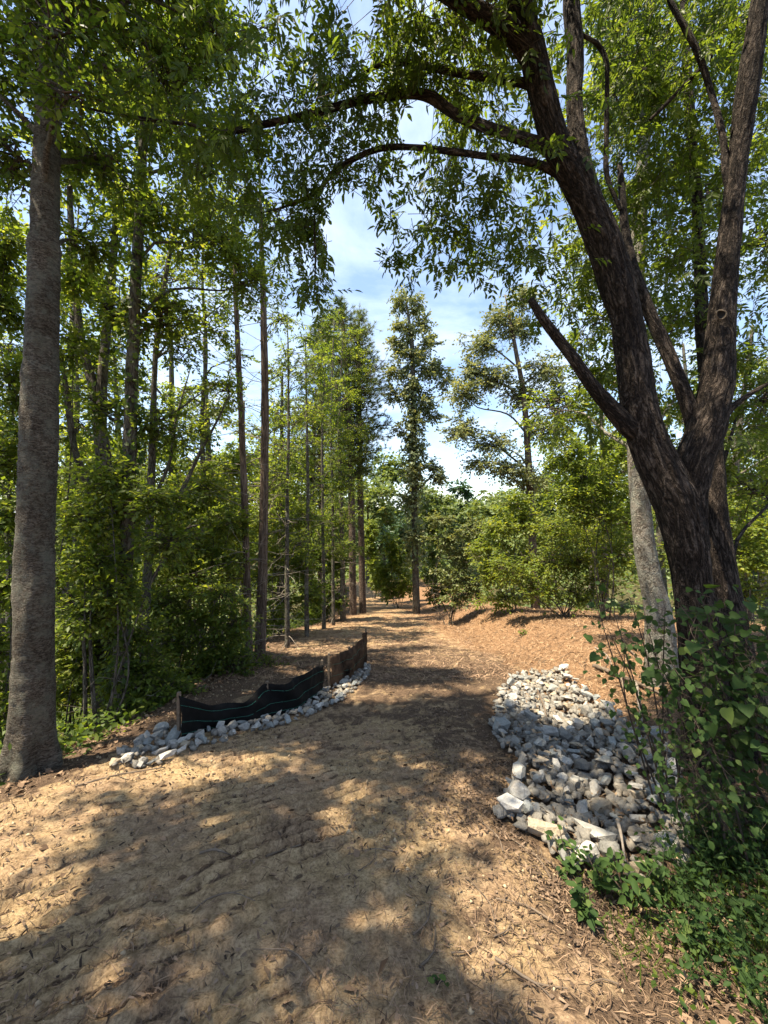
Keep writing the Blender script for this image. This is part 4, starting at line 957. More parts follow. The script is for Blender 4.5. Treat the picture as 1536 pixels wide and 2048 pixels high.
# ---- background woods
def far_tree(x, y, h, w, leaf, seed, label, group='background trees beyond the trail', name='background_tree', lw=1.0):
    r = np.random.default_rng(seed); z = Hs(x, y)
    b = np.array([x, y, z])
    bl = rand_blobs(r, (x, y, z + h * .58), (w * .7, w * .7, h * .36), 12, w * .28, w * .5)
    Lf = .011 * y * lw
    return make_tree(name, label, 'tree', [b, b + np.array([r.normal() * .2, 0, h * .4]), b + np.array([r.normal() * .4, 0, h * .9])], [h * .017, h * .013, h * .004], 'bark_grey', bl, leaf, seed, group=group,
              nsub=13, ntw=5, tl=w * .22, K=6, L=Lf, Wd=Lf * .6, limb_r=.06, sides=8, step=.6, jit=.7, subr=.02, twr=.006, disp=0, twigs=False)
FT = [ # px, Y, top py, leaf, label
    (770, 44, 930, 'leaf_far', 'hazy pale green tree in the gap between the pines and the ivy-covered tree'),
    (735, 36, 985, 'leaf_far', 'hazy tree showing just right of the close pine pair'),
    (870, 40, 985, 'leaf_far', 'rounded background tree just right of the ivy-covered tree trunk'),
    (925, 46, 985, 'leaf_blue', 'bluish background tree left of the sparse tree'),
    (975, 38, 1000, 'leaf_far', 'background tree low behind the yellowish shrub'),
    (1040, 30, 960, 'leaf_far', 'background tree behind the sparse tree trunk'),
    (1110, 26, 930, 'leaf_far', 'background tree behind the tall bright green shrub'),
    (1180, 22, 860, 'leaf_mid', 'background tree left of the leaning stem with the broken limb'),
    (1330, 20, 800, 'leaf_far', 'background tree glimpsed in the fork of the leaning tree'),
    (1430, 24, 850, 'leaf_far', 'background tree beyond the clearing right of the fork'),
    (1530, 20, 760, 'leaf_mid', 'background tree at the right picture edge beyond the clearing'),
    (640, 30, 920, 'leaf_far', 'background tree behind the thin straight trunks'),
    (560, 26, 860, 'leaf_far', 'background tree behind the right cedar trunk'),
    (470, 24, 930, 'leaf_far', 'background tree seen left of the cedar pair'),
    (380, 22, 960, 'leaf_bright', 'sunlit background tree under the slanting branches'),
    (290, 24, 900, 'leaf_far', 'background tree behind the thin branching tree'),
    (200, 20, 960, 'leaf_mid', 'background tree behind the grey forking trunk'),
    (110, 18, 930, 'leaf_far', 'background tree just right of the big grey trunk'),
    (10, 17, 880, 'leaf_mid', 'background tree left of the big grey trunk'),
]
for i, (px, Y, top, lf, lab) in enumerate(FT):
    x = (px - CX) / FPX * Y; z = Hs(x, Y); h = (EYE + (CY - top + 25) / FPX * Y - z) * 1.06
    far_tree(x, Y, h, h * .34, lf, 700 + i, lab)
WT = [(430, 13, 620, 'leaf_mid', 'dense woodland tree behind the slim hardwood left of the cedar pair'), (330, 14, 560, 'leaf_far', 'dense woodland tree behind the thin branching tree'), (240, 12, 640, 'leaf_mid', 'dense woodland tree behind the ivy-wrapped slim trunk'),
      (130, 13, 560, 'leaf_far', 'dense woodland tree right of the big grey trunk further back'), (20, 12, 600, 'leaf_mid', 'dense woodland tree at the left edge behind the big grey trunk'), (560, 17, 700, 'leaf_mid', 'dense woodland tree behind the cedar pair'), (620, 22, 740, 'leaf_far', 'dense woodland tree behind the thin trunk row'),
      (490, 18, 760, 'leaf_bright', 'sunny woodland tree in the gap left of the cedar trunks'), (1210, 13, 700, 'leaf_mid', 'dense woodland tree right of the sparse tree'), (1400, 14, 640, 'leaf_bright', 'sunny woodland tree seen through the right fork'), (1500, 12, 600, 'leaf_mid', 'dense woodland tree at the right picture edge')]
for i, (px, Y, top, lf, lab) in enumerate(WT):
    x = (px - CX) / FPX * Y; z = Hs(x, Y); h = EYE + (CY - top) / FPX * Y - z
    r = np.random.default_rng(760 + i); b = np.array([x, Y, z])
    bl = rand_blobs(r, (x, Y, z + h * .55), (h * .2, h * .2, h * .4), 20, h * .07, h * .12)
    make_tree('woodland_tree', lab, 'tree', [b, b + np.array([r.normal() * .2, 0, h * .4]), b + np.array([r.normal() * .3, 0, h * .92])], [h * .014, h * .011, h * .004], 'bark_grey', bl, lf, 760 + i, group='woodland trees behind the trail edges',
              nsub=13, ntw=6, tl=.4, K=6, L=.009 * Y, Wd=.005 * Y, limb_r=.04, sides=8, step=.5, jit=.7, subr=.014, twr=.004, disp=0, twigs=False)
# low brush on the forest floor beyond the trail
r = np.random.default_rng(97); n = 60000; x = r.uniform(-45, 45, n); y = r.uniform(9, 60, n)
k = ((x < left_edge(y) - 1.2) | (x > right_edge(y) + 3.2) | (y > 36)) & (r.random(n) < np.clip(.6 + fbm(x * .3, y * .3, 1.5, 3), .1, 1)); x, y = x[k], y[k]; n = len(x)
s_ = .012 * y
V, F, va = leaves(np.stack([x, y, H(x, y) + r.random(n) ** 1.6 * (1.1 + .8 * fbm(x * .25, y * .25, 4.0, 2))], -1), nrm(r.normal(size=(n, 3)) * np.array([1, 1, .5])), nrm(np.array([0, 0, 1.0]) + r.normal(size=(n, 3)) * .6), s_ * r.uniform(.7, 1.3, n), s_ * .6 * r.uniform(.7, 1.3, n), LEAF2, r)
tag(link('brush', mesh_from('brush', V, F, {'var': va}), M['leaf_far']), 'low green brush covering the forest floor beyond the trail', 'brush', kind='stuff')
# a wood closing the horizon: many trees that read as one mass
r = np.random.default_rng(99); acc = []
for i in range(150):
    a = -1.15 + 2.3 * i / 149 + r.normal() * .01; d = r.uniform(55, 95)
    x, y = math.sin(a) * d, math.cos(a) * d; z = float(Hbase(np.array([x]), np.array([y]))[0]); h = r.uniform(8, 12.5)
    for c, rr in rand_blobs(r, (x, y, z + h * .5), (3.0, 3.0, h * .42), 9, 1.1, 2.0):
        n = 48; u = nrm(r.normal(size=(n, 3)))
        acc.append(leaves(c + u * rr * (r.random((n, 1)) ** .4), nrm(r.normal(size=(n, 3))), nrm(u + np.array([0, 0, .6]) + r.normal(size=(n, 3)) * .3), r.uniform(.7, 1.3, n), r.uniform(.45, .8, n), LEAF2, r))
V, F, va = merge(acc)
far = link('far_wood', mesh_from('far_wood', V, F, {'var': va}), M['leaf_far'])
tag(far, 'distant green wood closing the horizon behind the trail', 'woods', kind='stuff')

# ---- neighbouring trees left of the picture whose crowns shade the foreground
for i, (x, y, cx, cy, cz, RR, n) in enumerate([(-3.9, .1, -3.7, 1.0, 7.6, (1.6, 1.3, .9), 15), (-5.6, 3.3, -2.7, 2.5, 8.2, (1.7, 1.2, .9), 15), (-5.2, -2.2, -4.6, -.6, 8.0, (1.6, 1.4, 1.3), 11), (-7.2, 5.0, -5.6, 3.6, 8.6, (1.5, 1.5, 1.4), 10)]):
    r = np.random.default_rng(900 + i); b = np.array([x, y, Hs(x, y)]); h = cz - b[2]
    bl = rand_blobs(r, (cx, cy, cz), RR, n, .5, .85, .6)
    make_tree('shade_tree', 'broadleaf tree standing left of the trail whose crown shades the foreground', 'tree', [b, b + np.array([.1, 0, h * .4]), b + np.array([(cx - x) * .35, (cy - y) * .35, h * .75])], [.17, .13, .05], 'bark_left', bl, 'leaf_dark', 900 + i, group='shade trees left of the trail',
              nsub=8, ntw=6, tl=.35, K=6, L=.125, Wd=.07, limb_r=.04, sides=10, step=.3)
# ------------------------------------------------------------------ silt fence
def fabric_mat(name, c1, c2, rough=.55, trans=0.0, spec=.35):
    m, t, out = mat_new(name)
    tcn = nd(t, 'ShaderNodeTexCoord'); n = noise(t, tcn.outputs['Object'], 3.2, 7, .7); n2 = noise(t, tcn.outputs['Object'], 260, 2, .5)
    col = ramp(t, n, [(.35, c1), (.7, c2)])
    bs = nd(t, 'ShaderNodeBsdfPrincipled'); bs.inputs['Roughness'].default_value = rough; bs.inputs['Specular IOR Level'].default_value = spec
    t.links.new(col, bs.inputs['Base Color'])
    bp = nd(t, 'ShaderNodeBump'); bp.inputs['Strength'].default_value = .3; bp.inputs['Distance'].default_value = .004; t.links.new(n2, bp.inputs['Height']); t.links.new(bp.outputs[0], bs.inputs['Normal'])
    if trans:
        tr = nd(t, 'ShaderNodeBsdfTranslucent'); t.links.new(col, tr.inputs[0]); mx = nd(t, 'ShaderNodeMixShader'); mx.inputs[0].default_value = trans
        t.links.new(bs.outputs[0], mx.inputs[1]); t.links.new(tr.outputs[0], mx.inputs[2]); t.links.new(mx.outputs[0], out.inputs[0])
    else: t.links.new(bs.outputs[0], out.inputs[0])
    return m
M['fabric'] = fabric_mat('black_fabric', (.004, .004, .004), (.010, .0095, .009), .75, 0.0, .12)
M['fabric_brown'] = fabric_mat('brown_fabric', (.008, .006, .005), (.14, .085, .052), .8, .15, .1)  # brown with near-black blotches from noise
M['thread'] = plain_mat('green_thread', (.03, .16, .12), (.06, .24, .18), 30)
M['stake'] = plain_mat('stake_wood', (.09, .065, .045), (.2, .155, .11), 22, .85, .4)
F1 = [(357, 1484, 1391), (385, 1474, 1400), (415, 1464, 1407), (450, 1456, 1409), (490, 1447, 1400), (515, 1440, 1379), (535, 1434, 1368), (560, 1428, 1366), (590, 1418, 1358), (620, 1402, 1341), (645, 1385, 1329)]
F2 = [(659, 1378, 1313), (680, 1368, 1306), (700, 1356, 1297), (715, 1345, 1284), (733, 1332, 1264)]
def fence_line(spec):
    B = []; T = []
    for px, pb, pt in spec:
        g = ground_hit(px, pb); B.append(g)
        T.append(np.array([g[0], g[1], EYE + (CY - pt) / FPX * g[1]]))
    return np.array(B), np.array(T)
B1, T1 = fence_line(F1); B2, T2 = fence_line(F2)
sf = thing('silt_fence', (float(B1[0][0]), float(B1[0][1]), float(B1[0][2])), 'black silt fence with green threads sagging along the left trail edge', 'fence')
def fabric(nm, B, T, mat, seed, nu=90, nv=12, back=0.0):
    r = np.random.default_rng(seed)
    t = np.linspace(0, len(B) - 1, nu)
    b, _ = smooth_path(B, np.ones(len(B)), .02); tp_, _ = smooth_path(T, np.ones(len(T)), .02)
    def res(a):
        d = np.r_[0, np.cumsum(np.linalg.norm(np.diff(a, axis=0), axis=1))]; q = np.linspace(0, d[-1], nu)
        return np.stack([np.interp(q, d, a[:, k]) for k in range(3)], -1)
    b = res(b); tp_ = res(tp_)
    b[:, 2] -= .06
    V = b[:, None] + (tp_ - b)[:, None] * np.linspace(0, 1, nv)[None, :, None]
    tang = nrm(np.gradient(b, axis=0)); nrm_ = np.stack([tang[:, 1], -tang[:, 0], np.zeros(nu)], -1)
    uu, vv = np.meshgrid(np.arange(nu) / nu * 6, np.linspace(0, 1, nv), indexing='ij')
    wr = .035 * fbm(uu * 1.6 + vv * 1.2, vv * 1.5, seed * 1.3, 4) + .02 * np.sin(uu * 5 + vv * 3) * vv + .03 * np.sin(vv * 3.14) + .016 * (1 - np.abs(fbm(uu * 3 - vv * 2.2, vv * 1.2, seed + 5.5, 2))) ** 4
    V = V + nrm_[:, None] * wr[..., None]
    i = np.arange(nu - 1)[:, None] * nv; j = np.arange(nv - 1)[None]
    Ff = np.stack([i + j, i + nv + j, i + nv + j + 1, i + j + 1], -1).reshape(-1, 4)
    o = part(nm, V.reshape(-1, 3), Ff, mat, sf, None, True)
    sm = o.modifiers.new('thick', 'SOLIDIFY'); sm.thickness = .003; sm.offset = 0
    return o, V, nrm_
fb1, VF1, N1 = fabric('fabric', B1, T1, M['fabric'], 3)
fb1['label'] = 'black sagging woven fabric of the near fence stretch'
fb2, VF2, N2 = fabric('fabric', B2, T2, M['fabric_brown'], 4, 50)
fb2['label'] = 'brown blotchy fabric of the far fence stretch'
def thread(V, Nn, fr, own):
    k = fr * (V.shape[1] - 1); k0 = int(k); f = k - k0
    pts = V[:, k0] * (1 - f) + V[:, min(k0 + 1, V.shape[1] - 1)] * f + Nn * .004
    Vt, Ft, bk = tube(pts[::2], [.0014] * len(pts[::2]), 5, .1)
    o = _tube_obj('thread', Vt, Ft, bk, M['thread'], sf, None)
    o.parent = own
for fr in (.82, .5, .26): thread(VF1, N1, fr, fb1)
for fr in (.75, .45): thread(VF2, N2, fr, fb2)
for q, hgt in ((B1[0], T1[0]), (B1[6], T1[6]), (B1[10], T1[10] + np.array([0, 0, .03])), (B2[0], T2[0] + np.array([0, 0, .02])), (B2[2], T2[2]), (B2[4], T2[4] + np.array([0, 0, .05]))):
    bm = bmesh.new(); bmesh.ops.create_cube(bm, size=1)
    hh = hgt[2] - q[2] + .15
    for v in bm.verts:
        v.co.x *= .032 * (1.0 if v.co.z > 0 else .8); v.co.y *= .032; v.co.z *= hh
        v.co += Vector((q[0] - .012, q[1] + .03, q[2] - .13 + hh / 2)) - Vector(sf.location)
    bmesh.ops.bevel(bm, geom=bm.edges[:], offset=.003, segments=1, affect='EDGES')
    me = bpy.data.meshes.new('stake'); bm.to_mesh(me); bm.free(); link('stake', me, M['stake'], sf)

# ------------------------------------------------------------------ riprap rocks
def rock_mesh(seed, kind):
    r = np.random.default_rng(seed)
    n = {'blocky': 16, 'slab': 15, 'wedge': 13, 'rounded': 22}[kind]
    s = {'blocky': (1, .8, .72), 'slab': (1.15, .85, .42), 'wedge': (1.15, .68, .6), 'rounded': (1, .84, .74)}[kind]
    bm = bmesh.new()
    for i in range(n):
        v = r.normal(size=3); v /= np.linalg.norm(v)
        if kind in ('blocky', 'slab'): v = v / max(abs(v)) * r.uniform(.72, .9)
        bm.verts.new((v[0] * s[0] * .5 * r.uniform(.85, 1.05), v[1] * s[1] * .5 * r.uniform(.85, 1.05), v[2] * s[2] * .5))
    ret = bmesh.ops.convex_hull(bm, input=bm.verts[:])
    bmesh.ops.delete(bm, geom=[v for v in bm.verts if not v.link_faces], context='VERTS')
    bmesh.ops.dissolve_limit(bm, angle_limit=math.radians(14), verts=bm.verts[:], edges=bm.edges[:])
    bmesh.ops.triangulate(bm, faces=bm.faces[:])
    me = bpy.data.meshes.new('rock'); bm.to_mesh(me); bm.free(); me.materials.append(M['rock'])
    return me
KINDS = ['blocky', 'slab', 'wedge', 'rounded']
ROCKS = [(k, rock_mesh(3000 + 7 * i + 50 * j, k)) for i, k in enumerate(KINDS) for j in range(4)]
RARR = []
for k, me in ROCKS:
    v = np.array([x.co[:] for x in me.vertices]); f = np.array([p.vertices[:] for p in me.polygons]); RARR.append((v, f))
def inside(poly, x, y):
    n = len(poly); c = np.zeros(len(x), bool)
    for i in range(n):
        x1, y1 = poly[i]; x2, y2 = poly[(i + 1) % n]
        cond = ((y1 > y) != (y2 > y)) & (x < (x2 - x1) * (y - y1) / (y2 - y1 + 1e-12) + x1)
        c ^= cond
    return c
RP = [(1062, 1348), (1120, 1345), (1170, 1392), (1205, 1420), (1250, 1455), (1300, 1482), (1345, 1500), (1362, 1560), (1345, 1610), (1395, 1710), (1380, 1740), (1290, 1775), (1190, 1745), (1085, 1730), (1065, 1690), (995, 1640), (1010, 1600), (1045, 1545), (1000, 1500), (982, 1460), (992, 1400), (1030, 1360)]
rp = np.array([ground_hit(*p)[:2] for p in RP])
LPx = [(215, 1535), (245, 1500), (300, 1468), (352, 1458), (360, 1484), (420, 1466), (470, 1452), (550, 1432), (620, 1404), (660, 1378), (700, 1352), (722, 1336), (740, 1332), (738, 1352), (700, 1392), (660, 1420), (620, 1434), (560, 1455), (480, 1475), (400, 1500), (330, 1530), (250, 1545)]
lp = np.array([ground_hit(*p)[:2] for p in LPx])
def pile_top(x, y):
    # the right pile is heaped along its trail side and hollow in the middle
    dc = x - ditch_x(y)
    return .07 + .10 * np.exp(-((dc + .42) / .22) ** 2) * sstep(2.6, 3.8, y) * sstep(6.8, 5.6, y) + .06 * np.exp(-((dc - .5) / .25) ** 2) * sstep(2.5, 3.5, y)
def scatter_poly(poly, n, dmin_fn, r, tries=60000):
    lo = poly.min(0); hi = poly.max(0)
    cand = r.uniform(lo, hi, (tries, 2)); cand = cand[inside(poly, cand[:, 0], cand[:, 1])]
    out = []; sz = []
    for p in cand:
        if len(out) >= n: break
        s = dmin_fn(p, r)
        if out:
            a = np.array(out); d = np.hypot(a[:, 0] - p[0], a[:, 1] - p[1])
            if (d < .5 * (np.array(sz) + s) * .80).any(): continue
        out.append(p); sz.append(s)
    return np.array(out), np.array(sz)
def euler_mat(a, b, c):
    ca, sa, cb, sb, cc, sc_ = math.cos(a), math.sin(a), math.cos(b), math.sin(b), math.cos(c), math.sin(c)
    Rx = np.array([[1, 0, 0], [0, ca, -sa], [0, sa, ca]]); Ry = np.array([[cb, 0, sb], [0, 1, 0], [-sb, 0, cb]]); Rz = np.array([[cc, -sc_, 0], [sc_, cc, 0], [0, 0, 1]])
    return Rz @ Ry @ Rx
def bed(poly, n, smin, smax, r, top, name, label):
    acc = []
    xy = r.uniform(poly.min(0), poly.max(0), (n * 4, 2)); xy = xy[inside(poly, xy[:, 0], xy[:, 1])][:n]
    zz = H(xy[:, 0], xy[:, 1]) + top(xy[:, 0], xy[:, 1]) * .55
    for p, z in zip(xy, zz):
        v, f = RARR[r.integers(len(RARR))]; s = r.uniform(smin, smax)
        acc.append(((v * s) @ euler_mat(*r.uniform(-.6, .6, 2), r.uniform(0, 6.28)).T + np.array([p[0], p[1], z + .1 * s]), f))
    V, F, _ = merge(acc)
    o = tag(link(name, mesh_from(name, V, F), M['rock']), label, 'stones', kind='stuff'); o.color = (.215, .198, .172, 1)
    return o
r = np.random.default_rng(40)
bed(rp, 1500, .05, .12, r, pile_top, 'stone_bed', 'smaller grey stones filling the gaps of the right rock pile')
bed(lp, 420, .04, .10, r, lambda x, y: .03 + 0 * x, 'stone_bed', 'smaller pale stones filling the rock row along the silt fence')
def size_right(p, r):
    big = 1.2 if p[1] < 2.9 else (.98 if p[1] < 4.5 else .95)
    return float(np.clip(r.lognormal(math.log(.108), .34), .06, .19) * big)
pr, sr = scatter_poly(rp, 206, size_right, r)
o_ = np.argsort(-sr); pr, sr = pr[o_], sr[o_]
pl, sl = scatter_poly(lp, 92, lambda p, r: float(np.clip(r.lognormal(math.log(.105), .3), .065, .19) * (1.15 if p[0] < -1.6 else .95)), r)
ROCK_COL = [('pale', (.41, .39, .355)), ('mid-grey', (.29, .28, .255)), ('blue-grey', (.25, .26, .25)), ('tan', (.35, .285, .205)), ('dark grey', (.19, .185, .17))]
def place_word_right(p):
    y = p[1]
    a = 'near tip' if y < 2.4 else 'near third' if y < 2.95 else 'middle' if y < 3.7 else 'upper middle' if y < 4.6 else 'far third' if y < 5.6 else 'far tip'
    dc = p[0] - ditch_x(y)
    return 'in the ' + a + ' of the right pile' + (', trail side' if dc < -.3 else ', woods side' if dc > .3 else ', centre')
def place_word_left(p):
    x = p[0]
    return 'in the heap beside the big left trunk' if x < -2.25 else 'just before the near fence end' if x < -1.95 else 'against the near black fence stretch' if x < -1.45 else 'against the middle of the silt fence' if x < -1.0 else 'where black fence meets brown fence' if x < -.65 else 'against the far brown fence stretch'
def put_rock(p, s, top, word, grp, r, big):
    i = int(r.integers(len(ROCKS))); kind, me = ROCKS[i]
    o = bpy.data.objects.new('rock', me); COL.objects.link(o)
    tilt = .3 if kind in ('rounded', 'blocky') else .16
    o.rotation_euler = (r.normal() * tilt, r.normal() * tilt, r.uniform(0, 6.28))
    sc_ = np.array([s * r.uniform(.95, 1.35), s * r.uniform(.8, 1.1), s * r.uniform(.8, 1.1)])
    o.scale = sc_.tolist()
    z = Hs(p[0], p[1]) + float(top(p[0], p[1])) + .12 * s
    o.location = (float(p[0]), float(p[1]), z)
    cw, cc = ROCK_COL[int(r.choice(5, p=[.3, .28, .2, .1, .12]))]; f = r.uniform(.88, 1.12); o.color = (cc[0] * f, cc[1] * f, cc[2] * f, 1)
    sizew = 'large' if s > big * 1.25 else 'small' if s < big * .8 else 'medium'
    tag(o, f'{sizew} {kind} {cw} rock ' + word, 'rock', grp)
for p, s in zip(pr, sr): put_rock(p, s, pile_top, place_word_right(p), 'rocks of the right rock pile', r, .135)
for p, s in zip(pl, sl): put_rock(p, s, lambda x, y: .03, place_word_left(p), 'rocks along the silt fence', r, .11)
# ------------------------------------------------------------------ ground litter (uncountable)
def scatter_straw(name, label, n, xr, yr, L, Wd, c1, c2, dens, seed, flat=.25, tmpl=STRAW, mat=None, lift=.004):
    r = np.random.default_rng(seed)
    x = r.uniform(*xr, n); y = yr[0] + (yr[1] - yr[0]) * r.random(n) ** 1.5
    k = r.random(n) < dens(x, y); x, y = x[k], y[k]; n = len(x)
    e = .03
    z = H(x, y); gx_ = (H(x + e, y) - z) / e; gy_ = (H(x, y + e) - z) / e
    up = nrm(np.stack([-np.clip(gx_, -.8, .8), -np.clip(gy_, -.8, .8), np.ones(n)], -1))
    N = nrm(up + r.normal(size=(n, 3)) * flat)
    a = r.uniform(0, 2 * np.pi, n); D = np.stack([np.cos(a), np.sin(a), np.zeros(n)], -1); D = nrm(D - N * (D * N).sum(-1, keepdims=True))
    s = r.uniform(.5, 1.3, n)
    V, F, va = leaves(np.stack([x, y, z], -1) + up * (lift + r.random(n)[:, None] * .012), D, N, L * s, Wd * r.uniform(.7, 1.4, n), tmpl, r)
    return tag(link(name, mesh_from(name, V, F, {'var': va}), mat or plain_mat(name, c1, c2, attr='var', rough=.9)), label, 'litter', kind='stuff')
onp = lambda x, y: (x > left_edge(y) - .6)
patch = lambda x, y, s, z: np.clip(.5 + 1.2 * fbm(x * s, y * s, z, 3), 0, 1)
scatter_straw('pine_straw', 'brown pine straw strewn over the dirt trail', 76000, (-3.2, 3.2), (1.0, 9), .06, .0026, (.06, .036, .022), (.27, .18, .115),
              lambda x, y: onp(x, y) * (patch(x, y, 1.6, 1.0) * .9 + .15) * (1 - .5 * track_mask(x, y)) * (inside(rp, x, y) == 0), 201)
scatter_straw('bark_chips', 'dark bark chips and leaf bits on the near right of the trail', 76000, (-2.6, 2.6), (1.0, 4.8), .034, .0085, (.03, .02, .014), (.21, .145, .098),
              lambda x, y: (sstep(-.3, .7, x - .1 * y) + .12) * (patch(x, y, 1.9, 5.0) * 1.0 + .1) * (inside(rp, x, y) == 0), 202, .5)
scatter_straw('orange_straw', 'orange-brown straw and chips covering the sunlit mound', 48000, (1.4, 8), (4.6, 15), .10, .006, (.07, .04, .022), (.45, .3, .18),
              lambda x, y: sstep(-.6, .3, x - right_edge(y)) * (inside(rp, x, y) == 0) * .95, 203, .55)
scatter_straw('leaf_litter', 'dry brown fallen leaves under the trees at both trail edges', 18000, (-4.5, 3.4), (1.0, 7.5), .06, .034, (.055, .034, .021), (.25, .165, .105),
              lambda x, y: np.clip(sstep(.5, -.2, x - left_edge(y)) * (y > 2.4) * .9 + sstep(1.0, 1.7, x) * sstep(3.3, 2.2, y) * .8 + .03, 0, 1) * (inside(rp, x, y) == 0), 204, .55, LEAF2)
scatter_straw('far_litter', 'brown litter along the far left trail edge behind the fence', 16000, (-3.2, 2.2), (6, 16), .11, .007, (.12, .07, .045), (.40, .27, .175),
              lambda x, y: onp(x, y) * .8, 205, .4)

# fallen sticks
def stick(label, pts, r0, seed, mat='stick', forks=2, lift=.012, cat='stick', name='fallen_stick', group=None):
    r = np.random.default_rng(seed)
    W = [np.array([p[0], p[1], Hs(p[0], p[1]) + lift + (p[2] if len(p) > 2 else 0)]) for p in pts]
    root = thing(name, W[0], label, cat, group)
    tube_part('shaft', W, np.linspace(r0, r0 * .45, len(W)), M[mat], root, 8, .04, roughness(r0 * .18, 30, 12), seed)
    for i in range(forks):
        t = r.integers(1, len(W) - 1) if len(W) > 2 else 0
        d = nrm(W[-1] - W[0]) + r.normal(size=3) * np.array([.7, .7, .2]); q = W[t] + nrm(d) * np.linalg.norm(W[-1] - W[0]) * .25
        q[2] = max(q[2], Hs(q[0], q[1]) + .01)
        tube_part('side_twig', [W[t], (W[t] + q) / 2 + r.normal(size=3) * .01, q], [r0 * .5, r0 * .4, r0 * .2], M[mat], root, 6, .06, None, seed)
    return root
def gp(px, py, dz=0): g = ground_hit(px, py); return (g[0], g[1], dz)
stick('thick dark fallen branch lying on the mound above the rock pile', [gp(1188, 1342, .05), gp(1240, 1362, .06), gp(1290, 1385, .06), gp(1345, 1412, .04)], .032, 301, forks=2, cat='branch', name='fallen_branch')
stick('long thin branch lying beside the thick dark branch on the mound', [gp(1240, 1290, .02), gp(1290, 1335, .04), gp(1350, 1385, .03)], .014, 302, forks=3, cat='branch', name='fallen_branch')
stick('short upright weathered post stub at the rock pile woods side', [gp(1272, 1372, .02), gp(1278, 1410, .03), gp(1284, 1455, .03)], .026, 303, 'dead_twig', 0, cat='branch', name='fallen_branch')
stick('pale curved stick on the mound left of the thick branch', [gp(1190, 1300, .02), gp(1215, 1320, .05), gp(1228, 1350, .03)], .010, 304, 'dead_twig', 1)
stick('short dark stick on the bare sandy track soil', [gp(400, 1722), gp(430, 1717), gp(462, 1718)], .008, 305, forks=1)
stick('thin pale bent twig right of the short dark stick', [gp(532, 1732), gp(560, 1716), gp(602, 1708)], .006, 306, 'stick', 0)
stick('curved thin root-like twig on the track soil at mid foreground', [gp(385, 1838), gp(415, 1810), gp(465, 1808), gp(510, 1818)], .005, 307, 'stick', 1)
stick('long crooked twig in the lower right litter', [gp(990, 1925), gp(1025, 1948), gp(1070, 1975), (gp(1135, 1988))], .006, 308, 'stick', 1)
stick('pair of thin brown twigs by the left rock heap', [gp(150, 1580), gp(230, 1560), gp(330, 1540)], .008, 309, forks=2)
stick('dark stick standing out of the right rock pile hollow', [gp(1075, 1405, .16), gp(1088, 1440, .14), gp(1098, 1475, .10)], .014, 310, forks=0)
stick('grey stick leaning across the near rocks', [gp(1235, 1690, .14), gp(1243, 1730, .16), gp(1252, 1780, .10)], .012, 311, 'dead_twig', 0)
stick('thin black twig arching over the woods side of the rocks', [gp(1330, 1600, .1), gp(1338, 1540, .2), gp(1370, 1505, .22)], .005, 312, forks=3)
for i in range(14):
    r = np.random.default_rng(330 + i); x = r.uniform(-.3, 1.0); y = r.uniform(1.2, 2.3); a = r.uniform(0, 3.14); l = r.uniform(.06, .16)
    stick('small crooked twig lying in the near right litter', [(x, y), (x + math.cos(a) * l, y + math.sin(a) * l), (x + math.cos(a + .3) * l * 2, y + math.sin(a + .3) * l * 2)], r.uniform(.0025, .005), 330 + i, 'stick', 1, group='small twigs in the near litter')

# ------------------------------------------------------------------ vines with heart-shaped leaves over the right foreground
def heart_leaf(seed):
    r = np.random.default_rng(seed)
    half = [(0, 0), (-.10, .20), (-.02, .40), (.22, .50), (.48, .42), (.74, .22), (1.0, 0)]
    c = [(x, y, .26 * abs(y) - .22 * x * x) for x, y in half]
    V = [(x, 0, -.22 * x * x) for x in (0, .3, .65)]
    left = c[1:-1]; tip = c[-1]; right = [(x, -y, z) for x, y, z in left]
    V += left + [tip] + right
    iL = list(range(3, 8)); iT = 8; iR = list(range(9, 14)); F = []
    for I in (iL, iR):
        F += [(0, I[0], I[1]), (0, I[1], 1), (1, I[1], I[2]), (1, I[2], I[3]), (1, I[3], 2), (2, I[3], I[4]), (2, I[4], iT)]
    F = [f if f[1] in iL or f[2] in iL else f[::-1] for f in F]
    V = np.array(V, float) + r.normal(size=(14, 3)) * .018
    return V, np.array(F)
HEART = [heart_leaf(s) for s in range(5)]
heart_me = []
for i, (v, f) in enumerate(HEART):
    me = mesh_from('leaf', v, f, {'var': np.full(len(v), (i + .5) / 5)}, True); me.materials.append(M['vine_leaf']); heart_me.append(me)
